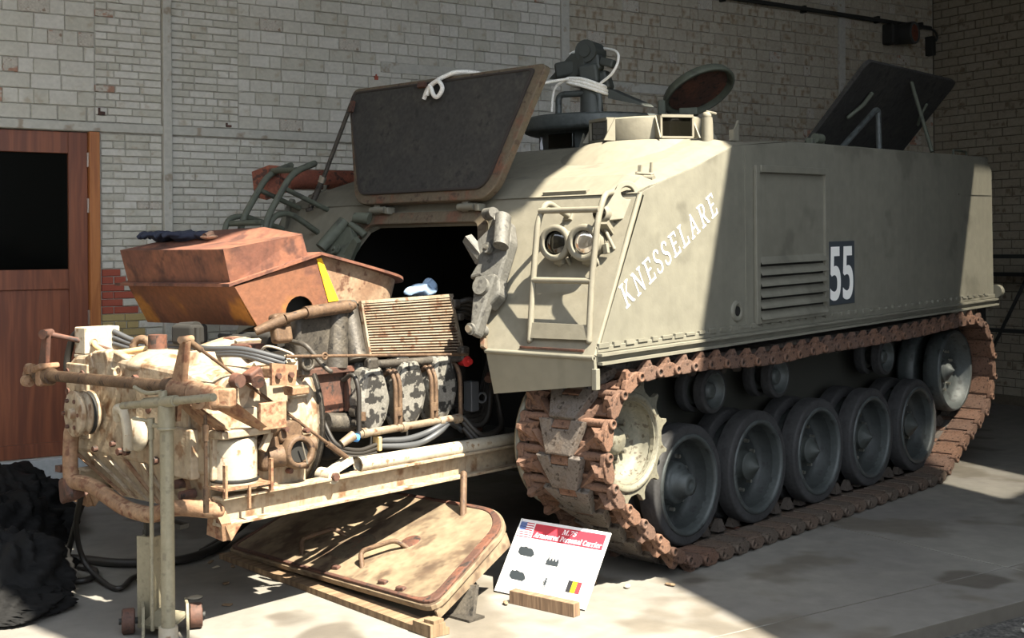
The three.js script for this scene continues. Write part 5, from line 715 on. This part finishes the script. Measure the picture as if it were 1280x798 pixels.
// ------------------------------------------------------------------ things lying on the machinery
{
  const blob = (c, s, seed, amp, f) => bumpy(new THREE.SphereGeometry(1, 26, 18).scale(...s), amp, f, seed).translate(...c);
  const gl = (name, label, cx, cz, ry, mat, cuff, seed) => {
    const b = [cx, 1.724, cz]; const t = thing(name, label, 'glove', b, undefined);
    const m = (g) => g.applyMatrix4(new THREE.Matrix4().makeRotationY(ry)).translate(...b);
    part('palm', [m(blob([0, 0.02, 0], [0.09, 0.03, 0.055], seed, 0.02, 22)), m(blob([0.1, 0.018, 0], [0.05, 0.024, 0.045], seed + 3, 0.014, 26))], mat, t);
    for (let i = 0; i < 4; i++) part('finger', m(tube([[-0.06, 0.022, -0.035 + i * 0.022], [-0.11, 0.03 + 0.006 * (i % 2), -0.04 + i * 0.026], [-0.16 + 0.012 * Math.abs(i - 1.5), 0.014, -0.045 + i * 0.03]], 0.012, 8, 12)), mat, t);
    part('thumb', m(tube([[-0.01, 0.024, 0.04], [-0.05, 0.03, 0.07], [-0.08, 0.016, 0.085]], 0.012, 8, 12)), mat, t);
    part('cuff', [m(tube([[0.12, 0.015, -0.05], [0.15, 0.03, 0.0], [0.14, 0.015, 0.05]], 0.016, 8, 14)), m(blob([0.14, 0.014, 0.0], [0.045, 0.014, 0.05], seed + 5, 0.008, 30))], cuff, t);
  };
  gl('work_glove', 'navy work glove on the left end of the rusty shroud', -0.72, 3.3, 0.3, M.clothNavy, M.clothNavy, 4);
  gl('work_glove', 'dark work glove with a light tan cuff beside the other glove on the shroud', -0.54, 3.3, 0.5, M.clothNavy, M.clothTan, 9);
  solo('rag', [blob([0.02, 1.43, 2.16], [0.06, 0.035, 0.11], 12, 0.035, 24), blob([0.02, 1.455, 2.08], [0.03, 0.045, 0.035], 15, 0.03, 30)], M.clothBlue, 'crumpled pale blue rag on top of the oil cooler', 'rag');
  const rp = thing('rope', 'white rope knotted over the raised hatch edge and wound round the gun mount', 'rope', [0, 2.6, 1.6]);
  part('knot', [tube([[-0.15, 2.53, 1.95], [-0.125, 2.59, 1.94], [-0.065, 2.63, 1.93], [-0.01, 2.655, 1.91], [0.05, 2.675, 1.87], [0.1, 2.67, 1.72], [0.12, 2.6, 1.5]], 0.013, 8, 40), tube([[-0.1, 2.61, 1.95], [-0.06, 2.545, 1.96], [-0.025, 2.535, 1.96], [0.0, 2.58, 1.95], [-0.04, 2.625, 1.945], [-0.1, 2.6, 1.95], [-0.12, 2.55, 1.955]], 0.013, 8, 40)], M.rope, rp);
  part('winding', [0, 1, 2].map((i) => tube([[-0.05, 2.7 - i * 0.012, 1.06], [0.06, 2.69 - i * 0.02, 1.06], [0.15, 2.65 - i * 0.02, 0.98], [0.1, 2.65 - i * 0.02, 0.86], [0.0, 2.68 - i * 0.02, 0.9]], 0.011, 8, 40, true).translate(0.24, 0, 0)), M.rope, rp);
  part('loose_strand', [tube([[0.38, 2.66, 0.98], [0.45, 2.72, 0.95], [0.475, 2.8, 0.92], [0.44, 2.86, 0.9], [0.29, 2.9, 0.86], [0.19, 2.91, 0.9], [0.12, 2.87, 0.95]], 0.009, 8, 50), tube([[0.2, 2.7, 1.07], [0.14, 2.64, 1.12], [0.12, 2.5, 1.13]], 0.008, 8, 20), tube([[0.12, 2.6, 1.5], [0.16, 2.66, 1.25], [0.22, 2.7, 1.07]], 0.009, 8, 20)], M.rope, rp);
}
// ------------------------------------------------------------------ trolley jack under the front tube
{
  const t = thing('trolley_jack', 'grey-green trolley jack with tall upright handle and T bar below the transmission', 'jack', [0.25, 0, 3.9]);
  const x = 0.405, z = 4.02;
  const post = part('handle_post', [cyl([x, 0.06, z], [x, 0.97, z], 0.029, 0.029, 24), cyl([x, 0.915, z], [x, 1.0, z], 0.037, 0.036, 24), new THREE.SphereGeometry(0.036, 20, 10).translate(x, 1.0, z), ring([x, 0.915, z], [0, 1, 0], 0.036, 0.006)], M.greenGrey, t, 'tall round grey-green handle post');
  part('post_socket', cyl([x, 0.0, z], [x, 0.075, z], 0.042, 0.04, 22), M.white, t);
  part('cross_bar', [cyl([0.075, 0.985, z + 0.01], [0.775, 1.075, z + 0.02], 0.0165, 0.0165, 16), cyl([0.26, 1.01, z + 0.012], [0.5, 1.04, z + 0.016], 0.024, 0.024, 18)], M.greenGrey, post);
  part('wing_screw', [cyl([0.4, 1.03, z + 0.014], [0.4, 1.075, z + 0.014], 0.02, 0.018, 14), tube([[0.4, 1.07, z + 0.014], [0.3, 1.06, z + 0.03], [0.22, 1.08, z + 0.04]], 0.009, 8, 16)], M.greenGrey, post);
  part('release_rod', [cyl([0.3, 0.04, z + 0.01], [0.3, 0.9, z + 0.01], 0.009, 0.009, 10), cyl([0.3, 0.86, z + 0.01], [0.3, 0.91, z + 0.01], 0.014), cyl([0.18, 0.94, z + 0.02], [0.31, 0.935, z + 0.01], 0.008), bx(0.12, 0.018, 0.02, 0.35, 0.92, z + 0.005, 0, 0, 0, 0.004), cyl([0.3, 0.91, z + 0.01], [0.3, 0.95, z + 0.01], 0.018, 0.018, 6)], M.greenGrey, t);
  const jx = V(0.53, 0, -0.85).normalize(); // across the jack
  part('body', [bx(0.075, 0.41, 0.012, 0.128, 0.2, 3.96, 0, 0.3, 0), bx(0.012, 0.41, 0.06, 0.095, 0.2, 3.93, 0, 0.3, 0), bx(0.012, 0.41, 0.06, 0.165, 0.2, 3.93, 0, 0.3, 0)], M.greenGrey, t);
  for (const k of [-0.085, 0.1]) part('side_plate', slab([[0.22 + jx.x * k, 0.008, 3.93 + jx.z * k], [0.36 + jx.x * k, 0.008, 4.02 + jx.z * k], [0.36 + jx.x * k, 0.04, 4.02 + jx.z * k], [0.25 + jx.x * k, 0.12, 3.95 + jx.z * k], [0.16 + jx.x * k, 0.12, 3.9 + jx.z * k], [0.14 + jx.x * k, 0.05, 3.88 + jx.z * k]], [jx.x * 0.012, 0, jx.z * 0.012]), M.greenGrey, t);
  part('cross_plate', bx(0.16, 0.012, 0.13, 0.27, 0.065, 3.95, 0.3, 0.3, 0), M.greenGrey, t);
  part('lift_arm', [cyl([0.06, 0.06, 3.94], [0.07, 0.42, 3.92], 0.01), bx(0.02, 0.08, 0.02, 0.1, 0.44, 3.93), bx(0.3, 0.02, 0.05, 0.16, 0.475, 3.9, 0, 0.2, -0.1)], M.darkSteel, t);
  for (const k of [-0.135, 0.15]) { const c = [0.213 + jx.x * k, 0.055, 3.935 + jx.z * k]; const w = part('wheel', [lathe([[0, -0.028], [0.048, -0.028], [0.055, -0.022], [0.055, 0.022], [0.048, 0.028], [0, 0.028]], c, jx, 28)], M.rustDark, t); part('axle', cyl([c[0] - jx.x * 0.04, 0.055, c[2] - jx.z * 0.04], [c[0] + jx.x * 0.04, 0.055, c[2] + jx.z * 0.04], 0.014), M.darkSteel, w); }
}
// ------------------------------------------------------------------ hatch panel lying tilted on the floor
{
  const FL = V(-0.64, 0.05, 2.98), FR = V(1.14, 0.1, 3.17), BR = V(0.98, 0.345, 2.5);
  const ax = FR.clone().sub(FL).normalize(), nn = ax.clone().cross(BR.clone().sub(FL)).normalize(); const ay = nn.clone().cross(ax).normalize(); const az = nn;
  const w = FR.distanceTo(FL), lx = (p) => [A(p).sub(FL).dot(ax), A(p).sub(FL).dot(ay)], at = (u, v, h = 0) => FL.clone().addScaledVector(ax, u).addScaledVector(ay, v).addScaledVector(az, h).toArray();
  const brv = lx(BR); const D = brv[1];
  const outline = rpoly([[0, 0], [w, 0], [brv[0] + 0.03, D - 0.04], [brv[0] - 0.16, D + 0.08], [0.0, D + 0.06]], [0.04, 0.1, 0.12, 0.1, 0.05]);
  const inner = rpoly([[0.04, 0.03], [w - 0.07, 0.03], [brv[0] - 0.03, D - 0.07], [brv[0] - 0.18, D + 0.04], [0.04, D + 0.03]], [0.04, 0.1, 0.1, 0.1, 0.05]);
  const t = thing('hatch_panel', 'worn tan steel hatch panel with two pull handles, lying tilted on the floor', 'hatch panel', [0.2, 0, 2.8]);
  const pl = part('panel', ext(outline, 0.03, at(0, 0, -0.03), ax, ay, az, [], 0.006), M.floorPlate, t);
  part('raised_face', ext(inner, 0.012, at(0, 0, -0.002), ax, ay, az, [], 0.005), M.floorPlate, t);
  part('rubber_rim', ext(outline.map((p) => [p[0] * 0.985 + 0.012, p[1] * 0.97 + 0.01]), 0.016, at(0, 0, -0.002), ax, ay, az, [inner.map((p) => [p[0], p[1]])], 0.005), M.rustDark, t, 'dark perished rubber rim');
  for (const [u, v] of [[0.6, 0.1], [1.1, 0.12]]) part('pull_handle', pipe([at(u, v, 0.0), at(u - 0.05, v + 0.05, 0.06), at(u + 0.06, v + 0.19, 0.06), at(u + 0.1, v + 0.22, 0.0)], 0.013, 8, 0.03), M.brownPipe, t);
  part('round_cover', [lathe([[0, 0.012], [0.1, 0.012], [0.115, 0.006], [0.12, 0]], at(0.86, 0.25, 0.006), az, 32)], M.rim, t);
  part('round_cover', [lathe([[0, 0.01], [0.05, 0.01], [0.058, 0.0]], at(1.17, 0.38, 0.006), az, 24)], M.rustDark, t);
  part('catch_lug', [[0.95, 0.07], [1.35, 0.06], [1.5, 0.05]].map(([u, v]) => bx(0.05, 0.025, 0.03, ...at(u, v, 0.012), 0, 0.1, 0, 0.008)), M.rustDark, t);
  part('edge_plate', slab([at(w - 0.02, 0.02, -0.03), at(brv[0] + 0.02, D - 0.05, -0.03), at(brv[0] + 0.02, D - 0.05, -0.1), at(w - 0.02, 0.02, -0.07)], [-0.012, 0, 0]), M.floorPlate, t);
  part('stand', [slab([[1.0, 0, 2.96], [1.14, 0, 2.93], [1.1, 0.13, 2.86], [1.06, 0.13, 2.88]], [0, 0, -0.02]), bx(0.16, 0.01, 0.1, 1.09, 0.006, 2.93)], M.engineGrey, t);
  solo('prop_bar', pipe([[0.66, 0.29, 2.5], [0.67, 0.31, 2.5], [0.6, 0.52, 2.42]], 0.018, 10, 0.01).concat([bx(0.05, 0.012, 0.07, 0.67, 0.315, 2.5, 0.4)]), M.brownPipe, 'short pale bar standing on the floor hatch panel below the rail', 'bar');
  const bt = thing('wooden_batten', 'long narrow wooden batten on the floor along the hatch panel front edge', 'batten', [0.3, 0, 3.1]);
  part('batten', slab([[-0.66, 0.002, 3.02], [1.2, 0.002, 3.25], [1.215, 0.002, 3.15], [-0.65, 0.002, 2.93]], [0, 0.028, 0]), M.batten, bt);
  part('end_block', [slab([[1.08, 0.03, 3.24], [1.2, 0.03, 3.25], [1.21, 0.03, 3.17], [1.09, 0.03, 3.15]], [0, 0.025, 0]), bx(0.06, 0.02, 0.06, 1.17, 0.06, 3.2)], M.batten, bt);
}
// ------------------------------------------------------------------ information board with its wooden block
{
  const W = 1024, H = 730, cv = document.createElement('canvas'); cv.width = W; cv.height = H; const c = cv.getContext('2d');
  c.fillStyle = '#d9d8d6'; c.fillRect(0, 0, W, H);
  c.fillStyle = '#b5313f'; c.fillRect(190, 28, 800, 150);
  c.fillStyle = '#f3eeee'; c.textAlign = 'center'; c.font = 'italic bold 68px serif'; c.fillText('M.75', 590, 92); c.fillText('Armoured Personal Carrier', 590, 160, 760);
  for (let i = 0; i < 13; i++) { c.fillStyle = i % 2 ? '#f2f0ee' : '#b03a46'; c.fillRect(16, 28 + i * 11.6, 160, 11.7); }
  c.fillStyle = '#2c4a86'; c.fillRect(16, 28, 74, 81); c.fillStyle = '#e9ecf2'; for (let j = 0; j < 5; j++) for (let i = 0; i < 6; i++) c.fillRect(21 + i * 11.5, 34 + j * 15, 4, 4);
  c.fillStyle = '#2c3236';
  const apcMark = (x, y) => { c.beginPath(); c.moveTo(x, y + 30); c.lineTo(x + 12, y + 6); c.lineTo(x + 50, y + 10); c.lineTo(x + 60, y); c.lineTo(x + 90, y + 2); c.lineTo(x + 96, y + 10); c.lineTo(x + 150, y + 14); c.lineTo(x + 178, y + 40); c.lineTo(x + 196, y + 66); c.lineTo(x + 170, y + 96); c.lineTo(x + 40, y + 92); c.lineTo(x + 4, y + 70); c.closePath(); c.fill(); };
  apcMark(100, 262); apcMark(100, 500);
  c.fillRect(450, 356, 140, 46); for (let i = 0; i < 4; i++) { c.beginPath(); c.moveTo(450 + i * 35, 358); c.lineTo(468 + i * 35, 318); c.lineTo(485 + i * 35, 358); c.fill(); } c.fillRect(462, 250, 9, 110);
  c.beginPath(); c.arc(520, 530, 12, 0, 7); c.fill(); c.fillRect(508, 542, 26, 50); c.fillRect(508, 590, 9, 46); c.fillRect(524, 590, 9, 46); c.fillRect(496, 545, 10, 38);
  c.fillStyle = '#8a8c8e'; for (const [x, y, w] of [[168, 388, 70], [140, 622, 30], [190, 622, 40], [500, 428, 50]]) for (let i = 0; i < w; i += 12) c.fillRect(x + i, y, 8, 16);
  [['#26262a', 0], ['#e6bd1f', 50], ['#b3343b', 100]].forEach(([k, x]) => { c.fillStyle = k; c.fillRect(760 + x, 500, 50, 112); });
  c.fillStyle = '#8e9092'; for (const [x, y] of [[20, 14], [1000, 14], [20, 712], [1000, 712]]) { c.beginPath(); c.arc(x, y, 6, 0, 7); c.fill(); }
  const tex = new THREE.CanvasTexture(cv); tex.colorSpace = THREE.SRGBColorSpace;
  const BL = V(0.915, 0.008, 2.538), BR = V(1.449, 0.008, 2.508), ax = BR.clone().sub(BL).normalize(), out = V(-ax.z, 0, ax.x); const th = 55 * Math.PI / 180; const ay = V(0, Math.sin(th), 0).addScaledVector(out, -Math.cos(th)); const az = ax.clone().cross(ay); const w = BL.distanceTo(BR), h = 0.38;
  const t = thing('information_board', 'white information board with red title band and two flags before the track', 'sign', [1.18, 0, 2.5]);
  const o = BL.clone();
  part('board', ext([[0, 0], [w, 0], [w, h], [0, h]], 0.008, o.clone().addScaledVector(az, -0.008).toArray(), ax, ay, az), M.plaque, t);
  const face = new THREE.Mesh(new THREE.PlaneGeometry(w, h), new THREE.MeshStandardMaterial({ map: tex, roughness: 0.5 })); face.name = 'print'; face.receiveShadow = true;
  face.applyMatrix4(new THREE.Matrix4().makeBasis(ax, ay, az).setPosition(o.clone().addScaledVector(ax, w / 2).addScaledVector(ay, h / 2).addScaledVector(az, 0.0012).sub(t.position))); t.add(face);
  part('back_strut', slab([[1.15, 0.0, 2.1], [1.21, 0.0, 2.1], [1.21, 0.2, 2.37], [1.15, 0.2, 2.37]], [0, 0.0, 0.012]), M.batten, t);
  solo('wooden_block', bx(0.375, 0.062, 0.05, 1.285, 0.031, 2.602, 0, 0.05, 0, 0.003), M.woodBlock, 'brown wooden block holding the foot of the information board', 'wood block');
}
// ------------------------------------------------------------------ hoses on the floor, tarpaulin heap, debris
solo('cable', tube([[-0.62, 0.86, 3.7], [-0.7, 0.6, 3.72], [-0.95, 0.3, 3.68], [-1.2, 0.06, 3.6], [-1.1, 0.02, 3.68], [-0.85, 0.02, 3.86], [-0.98, 0.02, 3.86], [-1.15, 0.02, 3.7], [-0.9, 0.022, 3.62], [-0.75, 0.02, 3.76], [-0.95, 0.02, 3.9]], 0.016, 8, 120), M.hose, 'black cable hanging from the left end of the transmission and coiled on the floor', 'cable');
solo('cable', tube([[-0.55, 0.5, 3.88], [-0.75, 0.3, 3.8], [-0.82, 0.1, 3.72], [-0.62, 0.02, 3.72], [-0.48, 0.02, 3.72], [-0.6, 0.02, 3.58], [-0.66, 0.02, 3.44], [-0.7, 0.02, 3.32]], 0.014, 8, 90), M.hose, 'thinner black cable looping on the floor left of the jack', 'cable');
solo('hose', tube([[-1.5, 0.025, 3.75], [-1.15, 0.025, 3.56], [-0.9, 0.025, 3.46], [-0.72, 0.025, 3.22], [-0.85, 0.03, 2.86], [-1.1, 0.1, 2.5], [-1.0, 0.3, 2.1], [-0.6, 0.45, 1.7]], 0.024, 10, 100), M.hose, 'thick black hose running across the floor towards the carrier', 'hose');
solo('hose', tube([[-0.78, 0.025, 3.05], [-0.95, 0.06, 2.7], [-1.0, 0.16, 2.4], [-0.8, 0.35, 2.0], [-0.5, 0.5, 1.7]], 0.02, 10, 60), M.hose, 'shorter black hose rising to the hull behind the floor panel', 'hose');
{
  const heap = (c, s, seed) => { const g = new THREE.SphereGeometry(1, 72, 44); const p = g.attributes.position; for (let i = 0; i < p.count; i++) { const x = p.getX(i), y = p.getY(i), z = p.getZ(i); const n = (k, f) => vnoise(x * f + 60 + k, (y + z * 1.3) * f + 60 + 2 * k, 4096, 4096, seed + k); const fold = Math.abs(n(1, 3.2) - 0.5) * 0.7 + Math.abs(n(2, 7) - 0.5) * 0.3; const r = 0.82 + fold * 0.75 + 0.05 * (n(3, 12) - 0.5); p.setXYZ(i, x * r * s[0] + c[0], Math.max(0.004, (y < 0 ? y * 0.2 : y) * r * s[1] + c[1]), z * r * s[2] + c[2]); } g.computeVertexNormals(); return g; };
  solo('tarpaulin', [heap([-2.35, 0.02, 3.42], [0.62, 0.36, 0.42], 40), heap([-1.95, 0.02, 3.62], [0.45, 0.3, 0.36], 41)], M.tarp, 'crumpled black plastic tarpaulin against the plinth at the left edge', 'tarpaulin');
  solo('tarpaulin', [heap([-0.92, 0.02, 4.12], [0.42, 0.3, 0.34], 43), heap([-0.62, 0.02, 4.25], [0.34, 0.1, 0.3], 44)], M.tarp, 'crumpled black plastic tarpaulin in the lower left corner', 'tarpaulin');
  const r = rng(88); const scraps = [[-0.1, 3.55], [-0.2, 3.3], [0.12, 3.52], [1.36, 2.06], [1.18, 2.1], [1.1, 2.66], [0.9, 2.85], [-0.35, 3.0], [1.5, 1.9], [-0.5, 3.15], [-0.45, 3.08], [-0.62, 3.1]];
  const where = ['in front of the trolley jack', 'right of the jack on the shaded floor', 'in the sunlit strip by the jack', 'right of the information board', 'behind the right foot of the information board', 'in front of the wooden block', 'beside the end of the batten', 'at the left end of the batten', 'beside the track on the sunny floor', 'under the front tube near the hose', 'against the thick hose', 'behind the hose near the panel corner'];
  scraps.forEach(([x, z], i) => { const g = bumpy(new THREE.IcosahedronGeometry(0.014 + 0.012 * r(), 1).scale(1.6, 0.35, 0.8), 0.008, 40, i).rotateY(r() * 6).translate(x, 0.008, z); solo('debris', g, i % 3 ? M.batten : M.white, (i % 3 ? 'small tan flake of debris ' : 'small white chip of debris ') + where[i], 'debris'); });
  const pb = []; for (let i = 0; i < 260; i++) { const s = rr(-4, 3), n = rr(3.12, 4.2); const p = wp(s, 0, n); const k = rr(0.006, 0.018); pb.push(bumpy(new THREE.IcosahedronGeometry(k, 0), k * 0.6, 60, i).translate(p.x, -0.062 + k * 0.4, p.z)); }
  const m = solo('gravel_stones', pb, M.pebble[0], 'grey gravel stones along the slab edge at the right', 'gravel'); m.userData.kind = 'stuff';
}
// ------------------------------------------------------------------ fittings on the walls
{
  const b = wp(5.25, 3.82, -2.15); const t = thing('wall_lamp', 'round dark floodlight on the back wall near the corner', 'lamp', [b.x, b.y, b.z]);
  const F = (s, y, n) => wp(s, y, n).toArray();
  part('housing', [cyl(F(5.3, 3.92, -2.22), F(5.36, 3.92, -2.02), 0.105, 0.12, 28), wbox(5.12, 5.22, 3.8, 4.02, -2.25, -2.1, 0.02)], M.darkSteel, t);
  part('lamp_ring', ring(F(5.362, 3.92, -2.015), [N.x + 0.1, 0, N.z - 0.25], 0.105, 0.014, 32), M.wheelSteel, t);
  part('lamp_glass', disc(F(5.36, 3.92, -2.02), [N.x + 0.1, 0, N.z - 0.25], 0.1, 0.01, 28), M.pipeRust, t);
  solo('wall_pipe', [cyl(F(2.2, 4.07, -2.2), F(5.86, 4.04, -2.2), 0.022, 0.022, 12), ...[2.8, 3.9, 5.0, 5.7].map((s) => wbox(s, s + 0.03, 4.02, 4.09, -2.26, -2.19))], M.darkSteel, 'dark horizontal pipe along the top of the back wall', 'pipe');
  solo('conduit', [wbox(5.83, 5.9, 3.74, 3.95, -2.26, -2.16, 0.01), tube([F(5.86, 4.03, -2.2), F(5.9, 4.01, -2.18), F(5.93, 3.95, -2.17), F(5.92, 3.9, -2.18)], 0.012, 8, 20)], M.darkSteel, 'small black box with a bent cable in the corner of the walls', 'cable box');
  const rk = thing('steel_frame', 'dark steel rack with a diagonal brace behind the carrier at the right edge', 'rack', [wp(5.7, 0, -0.9).x, 0, wp(5.7, 0, -0.9).z]);
  for (const n of [-1.45, -0.4]) part('post', wbox(5.6, 5.66, 0, 1.57, n, n + 0.06), M.darkSteel, rk);
  for (const y of [1.53, 1.35, 0.78]) part('rail', wbox(5.6, 5.64, y, y + 0.04, -1.45, -0.4), M.darkSteel, rk);
  part('brace', cyl(F(5.62, 0.4, -1.4), F(5.62, 1.5, -0.8), 0.018), M.darkSteel, rk);
  part('shelf', wbox(5.6, 5.95, 1.36, 1.38, -1.45, -0.4), M.darkSteel, rk);
}
renderer.render(scene, camera);
